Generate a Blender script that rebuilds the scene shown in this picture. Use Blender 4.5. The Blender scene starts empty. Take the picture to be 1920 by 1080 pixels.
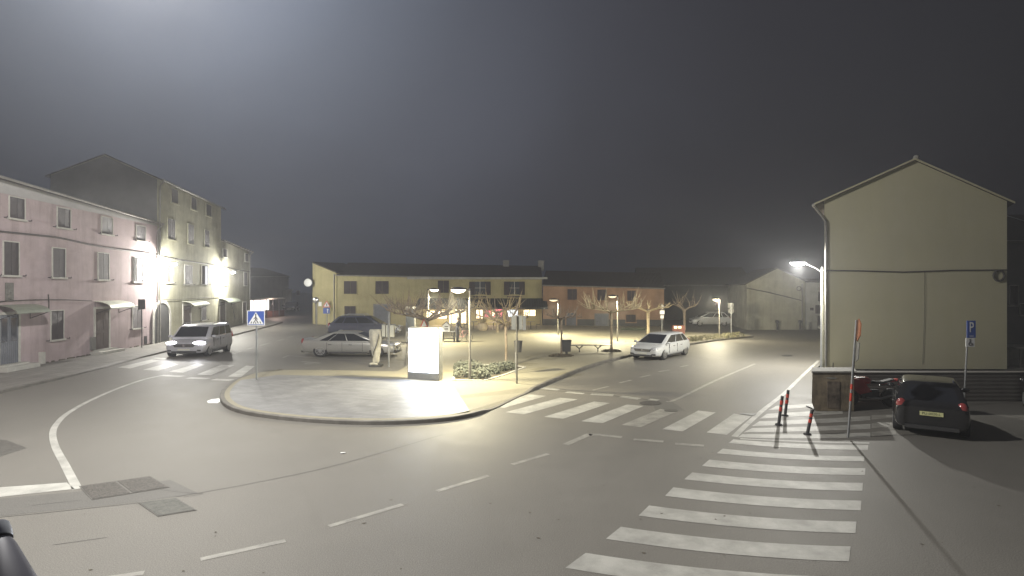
import bpy, bmesh, math, random
from mathutils import Vector, Matrix
R = math.radians
random.seed(7)
SC = bpy.context.scene
COL = SC.collection
F = 1080.0; H = 4.2          # focal length in photo pixels, camera height in metres

def G(u, v, z=0.0):
    """point of the plane at height z seen at a place of the photograph"""
    Y = F*(H-z)/(v-540.0)
    return Vector(((u-960.0)/F*Y, Y, z))
def D(u, v, Y):
    return Vector(((u-960.0)/F*Y, Y, H-(v-540.0)/F*Y))

# ------------------------------------------------------------------ materials
def mat(name, col, rough=0.7, metal=0.0, spec=0.5, var=0.12, scale=3.0, bump=0.0, bscale=40.0, dirt=None,
        emit=None, estr=0.0, coat=0.0, streak=0.0):
    m = bpy.data.materials.new(name); m.use_nodes = True
    nt = m.node_tree; N = nt.nodes; L = nt.links
    b = N['Principled BSDF']
    b.inputs['Roughness'].default_value = rough
    b.inputs['Metallic'].default_value = metal
    b.inputs['Specular IOR Level'].default_value = spec
    b.inputs['Coat Weight'].default_value = coat
    tc = N.new('ShaderNodeTexCoord')
    c = (*col, 1.0)
    if var > 0:
        n = N.new('ShaderNodeTexNoise'); n.inputs['Scale'].default_value = scale; n.inputs['Detail'].default_value = 6
        n.inputs['Roughness'].default_value = 0.65
        L.new(tc.outputs['Object'], n.inputs['Vector'])
        r = N.new('ShaderNodeValToRGB')
        d = dirt if dirt else tuple(x*(1-2*var) for x in col)
        r.color_ramp.elements[0].position = 0.3; r.color_ramp.elements[0].color = (*d, 1)
        r.color_ramp.elements[1].position = 0.62; r.color_ramp.elements[1].color = tuple(min(1, x*(1+var*.4)) for x in col)+(1,)
        L.new(n.outputs['Fac'], r.inputs['Fac']); L.new(r.outputs['Color'], b.inputs['Base Color'])
        if streak:
            cur = r.outputs['Color']
            for sc_, lo_, p_ in (((2.2, 2.2, .22), 1-streak, .36), ((.35, .35, .5), 1-streak*.9, .42)):
                mp = N.new('ShaderNodeMapping'); mp.inputs['Scale'].default_value = sc_; L.new(tc.outputs['Object'], mp.inputs['Vector'])
                n3 = N.new('ShaderNodeTexNoise'); n3.inputs['Scale'].default_value = 1.0; n3.inputs['Detail'].default_value = 8; n3.inputs['Roughness'].default_value = .7
                L.new(mp.outputs['Vector'], n3.inputs['Vector'])
                r3 = N.new('ShaderNodeValToRGB'); r3.color_ramp.elements[0].position = p_; r3.color_ramp.elements[0].color = (lo_, lo_, lo_*.97, 1)
                r3.color_ramp.elements[1].position = p_+.16; r3.color_ramp.elements[1].color = (1, 1, 1, 1); L.new(n3.outputs['Fac'], r3.inputs['Fac'])
                x3 = N.new('ShaderNodeMix'); x3.data_type = 'RGBA'; x3.blend_type = 'MULTIPLY'; x3.inputs['Factor'].default_value = 1
                L.new(cur, x3.inputs['A']); L.new(r3.outputs['Color'], x3.inputs['B']); cur = x3.outputs['Result']
            L.new(cur, b.inputs['Base Color'])
    else:
        b.inputs['Base Color'].default_value = c
    if bump > 0:
        n2 = N.new('ShaderNodeTexNoise'); n2.inputs['Scale'].default_value = bscale; n2.inputs['Detail'].default_value = 4
        L.new(tc.outputs['Object'], n2.inputs['Vector'])
        bp = N.new('ShaderNodeBump'); bp.inputs['Strength'].default_value = bump; bp.inputs['Distance'].default_value = 0.02
        L.new(n2.outputs['Fac'], bp.inputs['Height']); L.new(bp.outputs['Normal'], b.inputs['Normal'])
    if emit:
        b.inputs['Emission Color'].default_value = (*emit, 1); b.inputs['Emission Strength'].default_value = estr
    return m

def wave_mat(name, c1, c2, scale, axis='Z', rough=0.6, bump=0.5, prof='SIN'):
    """slats, tiles, planks: bands along one object axis"""
    m = bpy.data.materials.new(name); m.use_nodes = True
    nt = m.node_tree; N = nt.nodes; L = nt.links; b = N['Principled BSDF']
    b.inputs['Roughness'].default_value = rough
    tc = N.new('ShaderNodeTexCoord'); w = N.new('ShaderNodeTexWave')
    w.bands_direction = axis; w.wave_profile = prof
    w.inputs['Scale'].default_value = scale; w.inputs['Distortion'].default_value = 0.3
    n = N.new('ShaderNodeTexNoise'); n.inputs['Scale'].default_value = 2.5; n.inputs['Detail'].default_value = 5
    L.new(tc.outputs['Object'], w.inputs['Vector']); L.new(tc.outputs['Object'], n.inputs['Vector'])
    mx = N.new('ShaderNodeMix'); mx.data_type = 'RGBA'
    mx.inputs['A'].default_value = (*c1, 1); mx.inputs['B'].default_value = (*c2, 1)
    L.new(w.outputs['Fac'], mx.inputs['Factor'])
    m2 = N.new('ShaderNodeMix'); m2.data_type = 'RGBA'; m2.blend_type = 'MULTIPLY'; m2.inputs['Factor'].default_value = 0.5
    L.new(mx.outputs['Result'], m2.inputs['A']); L.new(n.outputs['Fac'], m2.inputs['B'])
    L.new(m2.outputs['Result'], b.inputs['Base Color'])
    bp = N.new('ShaderNodeBump'); bp.inputs['Strength'].default_value = bump; bp.inputs['Distance'].default_value = 0.03
    L.new(w.outputs['Fac'], bp.inputs['Height']); L.new(bp.outputs['Normal'], b.inputs['Normal'])
    return m

def asphalt_mat(name, base, rough=0.5):
    m = bpy.data.materials.new(name); m.use_nodes = True
    nt = m.node_tree; N = nt.nodes; L = nt.links; b = N['Principled BSDF']
    tc = N.new('ShaderNodeTexCoord')
    def noise(s, d=5, r=.6):
        n = N.new('ShaderNodeTexNoise'); n.inputs['Scale'].default_value = s; n.inputs['Detail'].default_value = d
        n.inputs['Roughness'].default_value = r; L.new(tc.outputs['Object'], n.inputs['Vector']); return n
    big, mid, fine = noise(0.12, 4), noise(0.9, 6, .7), noise(55, 2)
    def ramp(n, a, bb, p0=.35, p1=.65):
        r = N.new('ShaderNodeValToRGB'); r.color_ramp.elements[0].position = p0; r.color_ramp.elements[1].position = p1
        r.color_ramp.elements[0].color = (a, a, a, 1); r.color_ramp.elements[1].color = (bb, bb, bb, 1)
        L.new(n.outputs['Fac'], r.inputs['Fac']); return r
    r1, r2, r3 = ramp(big, .93, 1.04), ramp(mid, .95, 1.03), ramp(fine, .66, 1.28, .3, .7)
    cur = None
    c = N.new('ShaderNodeRGB'); c.outputs[0].default_value = (*base, 1); cur = c.outputs[0]
    for r in (r1, r2, r3):
        x = N.new('ShaderNodeMix'); x.data_type = 'RGBA'; x.blend_type = 'MULTIPLY'; x.inputs['Factor'].default_value = 1
        L.new(cur, x.inputs['A']); L.new(r.outputs['Color'], x.inputs['B']); cur = x.outputs['Result']
    L.new(cur, b.inputs['Base Color'])
    rr = ramp(mid, rough-.03, rough+.05); L.new(rr.outputs['Color'], b.inputs['Roughness'])
    b.inputs['Specular IOR Level'].default_value = 0.30
    bp = N.new('ShaderNodeBump'); bp.inputs['Strength'].default_value = 0.7; bp.inputs['Distance'].default_value = 0.012
    f2 = noise(38, 3, .7); L.new(f2.outputs['Fac'], bp.inputs['Height']); L.new(bp.outputs['Normal'], b.inputs['Normal'])
    return m

def brick_mat(name, c1, c2, cm, sx, rough=.6, bw=.5, rh=.25, mortar=.02, bump=.3, squash=1.0):
    m = bpy.data.materials.new(name); m.use_nodes = True
    nt = m.node_tree; N = nt.nodes; L = nt.links; b = N['Principled BSDF']; b.inputs['Roughness'].default_value = rough
    tc = N.new('ShaderNodeTexCoord'); mp = N.new('ShaderNodeMapping'); mp.inputs['Rotation'].default_value = sx
    L.new(tc.outputs['Object'], mp.inputs['Vector'])
    t = N.new('ShaderNodeTexBrick'); L.new(mp.outputs['Vector'], t.inputs['Vector'])
    t.inputs['Color1'].default_value = (*c1, 1); t.inputs['Color2'].default_value = (*c2, 1); t.inputs['Mortar'].default_value = (*cm, 1)
    t.inputs['Scale'].default_value = 1; t.inputs['Brick Width'].default_value = bw; t.inputs['Row Height'].default_value = rh
    t.inputs['Mortar Size'].default_value = mortar; t.inputs['Mortar Smooth'].default_value = .5
    n = N.new('ShaderNodeTexNoise'); n.inputs['Scale'].default_value = 1.3; n.inputs['Detail'].default_value = 7
    L.new(tc.outputs['Object'], n.inputs['Vector'])
    r = N.new('ShaderNodeValToRGB'); r.color_ramp.elements[0].position = .3; r.color_ramp.elements[0].color = (.80, .80, .80, 1)
    r.color_ramp.elements[1].position = .65; r.color_ramp.elements[1].color = (1.03, 1.03, 1.03, 1)
    L.new(n.outputs['Fac'], r.inputs['Fac'])
    x = N.new('ShaderNodeMix'); x.data_type = 'RGBA'; x.blend_type = 'MULTIPLY'; x.inputs['Factor'].default_value = 1
    L.new(t.outputs['Color'], x.inputs['A']); L.new(r.outputs['Color'], x.inputs['B']); L.new(x.outputs['Result'], b.inputs['Base Color'])
    bp = N.new('ShaderNodeBump'); bp.inputs['Strength'].default_value = bump; bp.inputs['Distance'].default_value = .02; bp.invert = True
    L.new(t.outputs['Fac'], bp.inputs['Height']); L.new(bp.outputs['Normal'], b.inputs['Normal'])
    return m

M = {}
M['asphalt'] = asphalt_mat('asphalt', (.172, .163, .146), .58)
M['asphalt_patch'] = asphalt_mat('asphalt_patch', (.135, .130, .120), .6)
M['plaza'] = asphalt_mat('plaza_concrete', (.275, .255, .195), .7)
M['tiles'] = brick_mat('plaza_tiles', (.22, .22, .225), (.17, .17, .175), (.13, .13, .13), (0, 0, R(18)), .55, .55, .22, .012, .35)
M['sidewalk'] = brick_mat('sidewalk_slabs', (.22, .21, .19), (.18, .17, .155), (.10, .095, .085), (0, 0, R(84)), .7, .9, .45, .015, .3)
M['kerb'] = mat('kerb_stone', (.15, .14, .125), .7, var=.2, scale=2.5, bump=.3, bscale=25)
M['paint'] = mat('worn_road_paint', (.40, .395, .365), .55, var=.22, scale=1.6, dirt=(.25, .245, .225), bump=.4, bscale=60)
M['paint_faded'] = mat('faded_road_paint', (.29, .28, .25), .55, var=.22, scale=3.0, dirt=(.17, .165, .15), bump=.3, bscale=60)
M['crack'] = mat('tar_seam', (.04, .038, .035), .6, var=0)
M['iron'] = wave_mat('cast_iron', (.05, .05, .05), (.16, .155, .15), 9, 'X', .5, .6)
M['concrete'] = mat('concrete', (.17, .165, .15), .8, var=.2, scale=6, bump=.4, bscale=30)
M['pink'] = mat('pink_plaster', (.45, .365, .385), .9, var=.08, scale=.7, dirt=(.40, .325, .34), bump=.15, bscale=12, streak=0.16)
M['pinktop'] = mat('grey_plaster_band', (.40, .39, .39), .9, var=.08, scale=.8)
M['cream'] = mat('cream_plaster', (.42, .41, .31), .9, var=.16, scale=.6, dirt=(.32, .31, .23), bump=.15, bscale=12, streak=0.22)
M['cream2'] = mat('pale_plaster', (.38, .37, .30), .9, var=.16, scale=.6, dirt=(.28, .27, .22), bump=.15, bscale=12, streak=0.22)
M['yellow'] = mat('yellow_plaster', (.40, .36, .20), .9, var=.10, scale=.5, dirt=(.34, .30, .17), bump=.1, bscale=12, streak=0.12)
M['orange'] = mat('orange_plaster', (.36, .23, .15), .9, var=.12, scale=.6, dirt=(.29, .18, .12), bump=.1, bscale=12, streak=0.14)
M['gable'] = mat('beige_render', (.54, .51, .355), .92, var=.07, scale=.25, dirt=(.50, .475, .34), bump=.1, bscale=15, streak=.015)
M['graywall'] = mat('grey_render', (.18, .178, .175), .9, var=.12, scale=.4)
M['whitewall'] = mat('white_render', (.42, .42, .40), .9, var=.12, scale=.5, streak=0.2)
M['darkwall'] = mat('dark_render', (.07, .07, .07), .9, var=.2, scale=.4)
M['stone'] = mat('white_stone', (.50, .49, .45), .8, var=.10, scale=4)
M['rubble'] = brick_mat('rubble_wall', (.16, .125, .085), (.11, .09, .065), (.07, .06, .045), (R(90), 0, 0), .9, .38, .17, .02, .5)
M['rubble_dark'] = wave_mat('dark_board_wall', (.105, .095, .085), (.12, .11, .098), 2.2, 'Z', .8, .5)
M['coping'] = mat('pale_coping', (.34, .33, .30), .8, var=.2, scale=5)
M['shutter'] = wave_mat('dark_shutter', (.05, .04, .044), (.11, .09, .095), 5.5, 'Z', .6, .7)
M['shutter_grey'] = wave_mat('grey_shutter', (.075, .065, .07), (.15, .13, .14), 5.5, 'Z', .6, .7)
M['door_wood'] = wave_mat('brown_door', (.08, .06, .055), (.15, .115, .105), 2.4, 'X', .6, .4)
M['door_blue'] = wave_mat('blue_grey_door', (.14, .15, .18), (.22, .235, .27), 2.4, 'X', .6, .4)
M['pane'] = mat('window_pane', (.04, .045, .055), .12, spec=.8, var=0)
M['pane_lit'] = mat('lit_pane', (.7, .5, .3), .3, var=0, emit=(1.0, .62, .30), estr=.8)
M['pane_white'] = mat('glare_pane', (.8, .8, .8), .2, var=0, emit=(.95, .95, 1.0), estr=.9)  # glow put into the pane for the wall lamp light it catches
M['tile'] = wave_mat('roof_tiles', (.04, .032, .03), (.065, .05, .045), 2.2, 'X', .85, .8)
M['gutter'] = mat('gutter_metal', (.24, .23, .21), .5, metal=.3, var=.15)
M['dark_metal'] = mat('dark_metal', (.06, .06, .065), .5, metal=.4, var=.1)
M['galv'] = mat('galvanised_steel', (.33, .34, .35), .42, metal=.7, var=.12, scale=6)
M['pole_cream'] = mat('painted_pole', (.20, .19, .16), .45, metal=.2, var=.12, scale=6)
M['black'] = mat('black_rubber', (.02, .02, .022), .7, var=0)
M['tyre'] = mat('tyre', (.022, .022, .024), .8, var=.1)
M['rim'] = mat('alloy_rim', (.55, .55, .55), .3, metal=.8, var=0)
M['glass'] = mat('car_glass', (.018, .02, .026), .08, spec=.8, var=0)
M['carwhite'] = mat('white_car_paint', (.55, .56, .56), .28, var=.03, coat=.6)
M['carsilver'] = mat('silver_car_paint', (.44, .43, .40), .30, metal=.45, var=.03, coat=.6)
M['carvan'] = mat('grey_van_paint', (.50, .50, .54), .30, metal=.2, var=.03, coat=.6)
M['carblack'] = mat('black_car_paint', (.018, .018, .02), .2, var=0, coat=.8)
M['cardark'] = mat('dark_blue_car_paint', (.05, .055, .085), .25, var=0, coat=.7)
M['plastic'] = mat('dark_plastic', (.04, .04, .042), .55, var=.05)
M['chrome'] = mat('chrome', (.75, .75, .75), .15, metal=1, var=0)
M['lamp_clear'] = mat('headlight_glass', (.45, .46, .48), .12, spec=.9, var=0, coat=1)
M['lamp_red'] = mat('tail_light_glass', (.30, .05, .05), .15, spec=.8, var=0, coat=1)
M['plate'] = mat('number_plate', (.62, .62, .55), .4, var=0)
M['plate_yellow'] = mat('yellow_number_plate', (.58, .58, .30), .4, var=0)
M['ink'] = mat('black_ink', (.02, .02, .02), .6, var=0)
M['white_sign'] = mat('white_sign_film', (.75, .76, .76), .35, var=0)
M['blue_sign'] = mat('blue_sign_film', (.05, .10, .36), .35, var=0)
M['red_sign'] = mat('red_sign_film', (.5, .05, .03), .4, var=0)
M['orange_sign'] = mat('weathered_orange_sign', (.36, .13, .06), .6, var=.3, scale=9)
M['sign_back'] = mat('grey_sign_back', (.22, .22, .21), .5, metal=.3, var=.1, scale=8)
M['boxgrey'] = mat('pale_grey_plastic', (.40, .40, .35), .6, var=.1, scale=5)
M['fabric'] = mat('beige_fabric', (.40, .385, .33), .9, var=.14, scale=6, bump=.4, bscale=15)
M['fabric_cream'] = mat('cream_fabric', (.62, .56, .42), .9, var=.1, scale=6)
M['awning_dark'] = wave_mat('dark_awning', (.06, .065, .06), (.10, .105, .10), 1.2, 'X', .9, .3)
M['awning_white'] = mat('pale_awning', (.60, .62, .52), .4, var=.06)
M['awning_grey'] = mat('grey_green_awning', (.22, .24, .19), .4, var=.1)
M['bark'] = mat('bark', (.26, .21, .16), .9, var=.25, scale=8, bump=.5, bscale=20)
M['twig'] = mat('pale_twigs', (.50, .41, .26), .85, var=.2, scale=6)
M['leaf'] = mat('shrub_leaf', (.085, .11, .06), .8, var=.3, scale=12)
M['leaf_grey'] = mat('grey_green_leaf', (.13, .14, .11), .8, var=.3, scale=12)
M['soil'] = mat('soil', (.10, .085, .06), .95, var=.3, scale=7, bump=.6, bscale=20)
M['terracotta'] = mat('cream_pot', (.55, .45, .30), .7, var=.1)
M['cloth_dark'] = mat('dark_cloth', (.035, .037, .055), .9, var=.1)
M['skin'] = mat('skin', (.30, .19, .14), .6, var=0)
M['hair'] = mat('dark_hair', (.03, .025, .02), .7, var=0)
M['red'] = mat('red_paint', (.60, .04, .05), .3, var=.1, coat=.5)
M['redbox'] = mat('red_brown_cabinet', (.13, .04, .025), .6, var=.15)
M['pinkcloth'] = mat('glowing_pink_cloth', (.5, .16, .2), .9, var=.15, scale=5, emit=(.9, .25, .32), estr=.5)  # glow added to the cloth for the lit interior behind it
M['screen'] = mat('lit_poster', (.9, .9, .9), .4, var=0, emit=(.78, .86, 1.0), estr=17.0)
M['lens_warm'] = mat('warm_lamp_lens', (.9, .8, .6), .4, var=0, emit=(1.0, .86, .62), estr=14)
M['lens_dim'] = mat('dim_lamp_lens', (.9, .8, .6), .4, var=0, emit=(1.0, .88, .66), estr=.7)
M['lens_white'] = mat('white_lamp_lens', (.9, .9, .9), .4, var=0, emit=(.95, .95, 1.0), estr=40)
M['lens_head'] = mat('headlight_on', (.9, .9, .9), .3, var=0, emit=(.95, .93, 1.0), estr=18)
M['cafe_warm'] = mat('cafe_lit_glass', (.8, .7, .5), .4, var=.4, scale=2.0, emit=(1.0, .80, .50), estr=2.2)
M['cafe_white'] = mat('cafe_lit_screen', (.8, .8, .8), .4, var=0, emit=(.7, .88, 1.0), estr=1.4)
M['grass'] = mat('dry_grass', (.17, .16, .08), .95, var=.35, scale=9)
M['cable'] = mat('black_cable', (.06, .055, .05), .7, var=0)

# ------------------------------------------------------------------ mesh builder
class MB:
    def __init__(s): s.v = []; s.f = []; s.mi = []; s.cur = 0
    def m(s, i): s.cur = i; return s
    def add(s, vs, fs):
        o = len(s.v); s.v += [tuple(v) for v in vs]
        for f in fs: s.f.append(tuple(i+o for i in f)); s.mi.append(s.cur)
        return s
    def box(s, c, size, rot=None):
        c = Vector(c); hx, hy, hz = size[0]/2, size[1]/2, size[2]/2
        vs = [Vector((x, y, z)) for z in (-hz, hz) for y in (-hy, hy) for x in (-hx, hx)]
        if rot: 
            m = rot if isinstance(rot, Matrix) else Matrix.Rotation(rot, 3, 'Z'); vs = [m @ v for v in vs]
        return s.add([c+v for v in vs], [(0, 2, 3, 1), (4, 5, 7, 6), (0, 1, 5, 4), (2, 6, 7, 3), (0, 4, 6, 2), (1, 3, 7, 5)])
    def span(s, x0, x1, y0, y1, z0, z1): return s.box(((x0+x1)/2, (y0+y1)/2, (z0+z1)/2), (x1-x0, y1-y0, z1-z0))
    def prism(s, poly, d):
        """poly: list of 3-D points, extruded by vector d"""
        n = len(poly); d = Vector(d); a = [Vector(p) for p in poly]
        return s.add(a+[p+d for p in a], [tuple(range(n-1, -1, -1)), tuple(range(n, 2*n))]+[(i, (i+1) % n, n+(i+1) % n, n+i) for i in range(n)])
    def sheet(s, poly): return s.add(poly, [tuple(range(len(poly)))])
    def tube(s, pts, r, n=8, caps=True):
        pts = [Vector(p) for p in pts]; rr = r if isinstance(r, (list, tuple)) else [r]*len(pts)
        vs = []; fs = []; up = None
        for i, p in enumerate(pts):
            t = (pts[min(i+1, len(pts)-1)]-pts[max(i-1, 0)])
            if t.length < 1e-9: t = Vector((0, 0, 1))
            t.normalize()
            a = t.orthogonal().normalized() if up is None else (up-t*up.dot(t))
            if a.length < 1e-6: a = t.orthogonal()
            a.normalize(); up = a; b = t.cross(a)
            for k in range(n):
                q = 2*math.pi*k/n; vs.append(p+(a*math.cos(q)+b*math.sin(q))*rr[i])
        for i in range(len(pts)-1):
            for k in range(n):
                k2 = (k+1) % n; fs.append((i*n+k, i*n+k2, (i+1)*n+k2, (i+1)*n+k))
        if caps: fs.append(tuple(range(n-1, -1, -1))); fs.append(tuple((len(pts)-1)*n+k for k in range(n)))
        return s.add(vs, fs)
    def lathe(s, prof, c=(0, 0, 0), n=20, axis='Z', sc=(1, 1, 1)):
        """prof: list of (radius, height)"""
        vs = []; fs = []; c = Vector(c)
        for r, h in prof:
            for k in range(n):
                q = 2*math.pi*k/n; p = Vector((r*math.cos(q)*sc[0], r*math.sin(q)*sc[1], h*sc[2]))
                if axis == 'Y': p = Vector((p.x, p.z, p.y))
                if axis == 'X': p = Vector((p.z, p.x, p.y))
                vs.append(c+p)
        for i in range(len(prof)-1):
            for k in range(n):
                k2 = (k+1) % n; fs.append((i*n+k, i*n+k2, (i+1)*n+k2, (i+1)*n+k))
        fs.append(tuple(range(n-1, -1, -1))); fs.append(tuple((len(prof)-1)*n+k for k in range(n)))
        return s.add(vs, fs)
    def ball(s, c, r, n=12, m=8, sc=(1, 1, 1)):
        prof = [(max(1e-4, r*math.sin(math.pi*i/m)), -r*math.cos(math.pi*i/m)) for i in range(m+1)]
        return s.lathe(prof, c, n, 'Z', sc)
    def build(s, name, mats, parent=None, smooth=False, kind=None):
        me = bpy.data.meshes.new(name); me.from_pydata(s.v, [], s.f)
        for x in (mats if isinstance(mats, (list, tuple)) else [mats]): me.materials.append(x)
        me.polygons.foreach_set('material_index', s.mi)
        bm = bmesh.new(); bm.from_mesh(me); bmesh.ops.recalc_face_normals(bm, faces=bm.faces); bm.to_mesh(me); bm.free()
        if smooth:
            me.polygons.foreach_set('use_smooth', [True]*len(me.polygons))
            try: me.set_sharp_from_angle(angle=R(38))
            except Exception: pass
        o = bpy.data.objects.new(name, me); COL.objects.link(o)
        if parent: o.parent = parent
        if kind: o['kind'] = kind
        return o

def thing(name, label, cat, loc=(0, 0, 0), rz=0, group=None):
    o = bpy.data.objects.new(name, None); COL.objects.link(o); o.location = loc; o.rotation_euler = (0, 0, rz)
    o.empty_display_size = .3
    o['label'] = label; o['category'] = cat
    if group: o['group'] = group
    return o
def tag(o, label, cat, group=None):
    o['label'] = label; o['category'] = cat
    if group: o['group'] = group
    return o
def light(parent, loc, power, col=(1, .95, .85), r=.12, kind='POINT', rot=None, spot=150, blend=.6):
    d = bpy.data.lights.new('bulb', kind); d.energy = power; d.color = col; d.shadow_soft_size = r
    if kind == 'SPOT': d.spot_size = R(spot); d.spot_blend = blend
    o = bpy.data.objects.new('bulb', d); COL.objects.link(o); o.parent = parent; o.location = loc
    if rot: o.rotation_euler = rot
    return o
def copy_tree(o, parent=None):
    c = o.copy(); COL.objects.link(c)
    if parent: c.parent = parent
    for ch in list(o.children): copy_tree(ch, c)
    return c
def text_mesh(txt, size, depth, mats, name, parent, loc, rot, sx=1.0):
    cu = bpy.data.curves.new(name, 'FONT'); cu.body = txt; cu.size = size; cu.extrude = depth; cu.align_x = 'CENTER'; cu.align_y = 'CENTER'
    t = bpy.data.objects.new('tmp', cu); COL.objects.link(t); bpy.context.view_layer.update()
    me = bpy.data.meshes.new_from_object(t.evaluated_get(bpy.context.evaluated_depsgraph_get()))
    bpy.data.objects.remove(t); bpy.data.curves.remove(cu)
    me.materials.clear(); me.materials.append(mats)
    o = bpy.data.objects.new(name, me); COL.objects.link(o); o.parent = parent; o.location = loc; o.rotation_euler = rot; o.scale = (sx, 1, 1)
    return o

# ------------------------------------------------------------------ camera, world
cam = bpy.data.cameras.new('camera'); cam.lens = 36*F/1920; cam.sensor_width = 36; cam.clip_end = 2000; cam.clip_start = .05
co = bpy.data.objects.new('camera', cam); COL.objects.link(co); co.location = (0, 0, H); co.rotation_euler = (R(90), 0, 0); SC.camera = co
vs = SC.view_settings; vs.view_transform = 'Standard'; vs.look = 'None'; vs.gamma = 1; vs.exposure = .17
SC.cycles.use_denoising = True
SC.cycles.volume_bounces = 0; SC.cycles.max_bounces = 5; SC.cycles.diffuse_bounces = 3; SC.cycles.glossy_bounces = 2
SC.cycles.caustics_reflective = False; SC.cycles.caustics_refractive = False
SC.cycles.sample_clamp_indirect = 4

w = bpy.data.worlds.new('World'); SC.world = w; w.use_nodes = True
nt = w.node_tree; N = nt.nodes; L = nt.links; bg = N['Background']
tc = N.new('ShaderNodeTexCoord')
def vnorm(v): v = Vector(v); v.normalize(); return tuple(v)
def dotn(d):
    n = N.new('ShaderNodeVectorMath'); n.operation = 'DOT_PRODUCT'; n.inputs[1].default_value = vnorm(d)
    L.new(tc.outputs['Generated'], n.inputs[0]); return n.outputs['Value']
def rampf(src, stops):
    r = N.new('ShaderNodeValToRGB'); r.color_ramp.interpolation = 'B_SPLINE'
    while len(r.color_ramp.elements) < len(stops): r.color_ramp.elements.new(.5)
    for e, (p, c) in zip(r.color_ramp.elements, stops): e.position = p; e.color = (*c, 1)
    L.new(src, r.inputs['Fac']); return r.outputs['Color']
def addc(a, b, op='ADD', f=1):
    x = N.new('ShaderNodeMix'); x.data_type = 'RGBA'; x.blend_type = op; x.inputs['Factor'].default_value = f
    L.new(a, x.inputs['A']); L.new(b, x.inputs['B']); return x.outputs['Result']
# night sky with lamp glare painted in: a bright patch up left, darker towards the right
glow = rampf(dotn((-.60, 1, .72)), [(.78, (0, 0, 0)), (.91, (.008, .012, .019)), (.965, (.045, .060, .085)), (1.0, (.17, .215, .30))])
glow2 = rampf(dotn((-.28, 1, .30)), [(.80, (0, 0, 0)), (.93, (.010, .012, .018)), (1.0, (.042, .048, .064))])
sx = N.new('ShaderNodeSeparateXYZ'); L.new(tc.outputs['Generated'], sx.inputs[0])
mr = N.new('ShaderNodeMapRange'); mr.inputs['From Min'].default_value = -.7; mr.inputs['From Max'].default_value = .8
L.new(sx.outputs['X'], mr.inputs['Value'])
side = rampf(mr.outputs['Result'], [(0, (.010, .008, .010)), (.3, (.022, .021, .027)), (.5, (.038, .037, .047)), (.85, (.020, .020, .024)), (1, (.015, .015, .017))])
ns = N.new('ShaderNodeTexNoise'); ns.inputs['Scale'].default_value = 1.9; ns.inputs['Detail'].default_value = 4; L.new(tc.outputs['Generated'], ns.inputs['Vector'])
nr = rampf(ns.outputs['Fac'], [(.3, (.66, .66, .66)), (.7, (1.28, 1.28, 1.28))])
low = rampf(sx.outputs['Z'], [(0, (.35, .33, .33)), (.12, (.6, .58, .58)), (.30, (1, 1, 1))])
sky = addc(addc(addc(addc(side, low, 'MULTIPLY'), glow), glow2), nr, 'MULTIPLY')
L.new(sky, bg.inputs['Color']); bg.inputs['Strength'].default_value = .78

# ------------------------------------------------------------------ ground
g = MB(); g.sheet([(-400, -60, 0), (400, -60, 0), (400, 500, 0), (-400, 500, 0)])
g.build('ground', M['asphalt'], kind='structure')

KZ = .13
def smooth_pts(pts, n=6, closed=False):
    out = []; N_ = len(pts)
    rng = range(N_ if closed else N_-1)
    for i in rng:
        if closed: p0, p1, p2, p3 = pts[i-1], pts[i], pts[(i+1) % N_], pts[(i+2) % N_]
        else: p0, p1, p2, p3 = pts[max(i-1, 0)], pts[i], pts[i+1], pts[min(i+2, N_-1)]
        for k in range(n):
            t = k/n
            out.append(.5*((2*p1)+(p2-p0)*t+(2*p0-5*p1+4*p2-p3)*t*t+(3*p1-p0-3*p2+p3)*t**3))
    if not closed: out.append(pts[-1])
    return out
# outer edge of the plaza (at road level), front and right side
front = smooth_pts([G(*p) for p in [(470, 705), (441, 716), (421, 731), (412, 747), (421, 763), (452, 776), (520, 787), (620, 795), (720, 797), (820, 792),
         (885, 782), (930, 766), (978, 743), (1042, 715), (1105, 690), (1180, 669), (1262, 653), (1340, 640), (1392, 634.5), (1413, 632.5)]], 5)
back = [G(1400, 629.5), G(1330, 627), G(1250, 623), G(1240, 614), G(1017, 612), G(830, 611.5), G(770, 613), G(764, 690), G(745, 701), G(640, 699), G(520, 698)]
outline = front+back
def offset_in(pts, d):
    out = []
    for i, p in enumerate(pts):
        a = pts[max(i-1, 0)]; b = pts[min(i+1, len(pts)-1)]; t = (b-a); t.z = 0; t.normalize()
        out.append(p+Vector((-t.y, t.x, 0))*d)   # left of travel = inside
    return out
inner = offset_in(front, .16)
drop = [KZ if not (26 <= 0) else 0 for _ in front]
def kerb_h(p):
    """the kerb is lowered where the crossing meets it"""
    d0 = (p-G(960, 752)).length
    return .035 if d0 < 1.7 else min(KZ, .035+(d0-1.7)*.12)
pl = MB()
top = [Vector((p.x, p.y, kerb_h(p)-.004)) for p in inner]+[Vector((p.x, p.y, KZ-.004)) for p in back]
c0 = G(700, 740, KZ-.004)
pl.add(top, [tuple(range(len(top)))])
plz = pl.build('plaza', M['plaza'], kind='structure')
kb = MB()
def kerb_strip(mb, out, hh, wid=.16, sgn=1):
    inn = offset_in(out, wid*sgn); n = len(out); vs = []; fs = []
    for i in range(n):
        h = hh(out[i]); o, q = out[i], inn[i]
        b = o+(q-o)*.12
        vs += [Vector((o.x, o.y, -.02)), Vector((o.x, o.y, h-.02)), Vector((b.x, b.y, h)), Vector((q.x, q.y, h)), Vector((q.x, q.y, -.02))]
    for i in range(n-1):
        for k in range(4): fs.append((i*5+k, (i+1)*5+k, (i+1)*5+k+1, i*5+k+1))
    mb.add(vs, fs)
kerb_strip(kb, front, kerb_h)
kb.build('kerb', M['kerb'], kind='structure')
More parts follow.
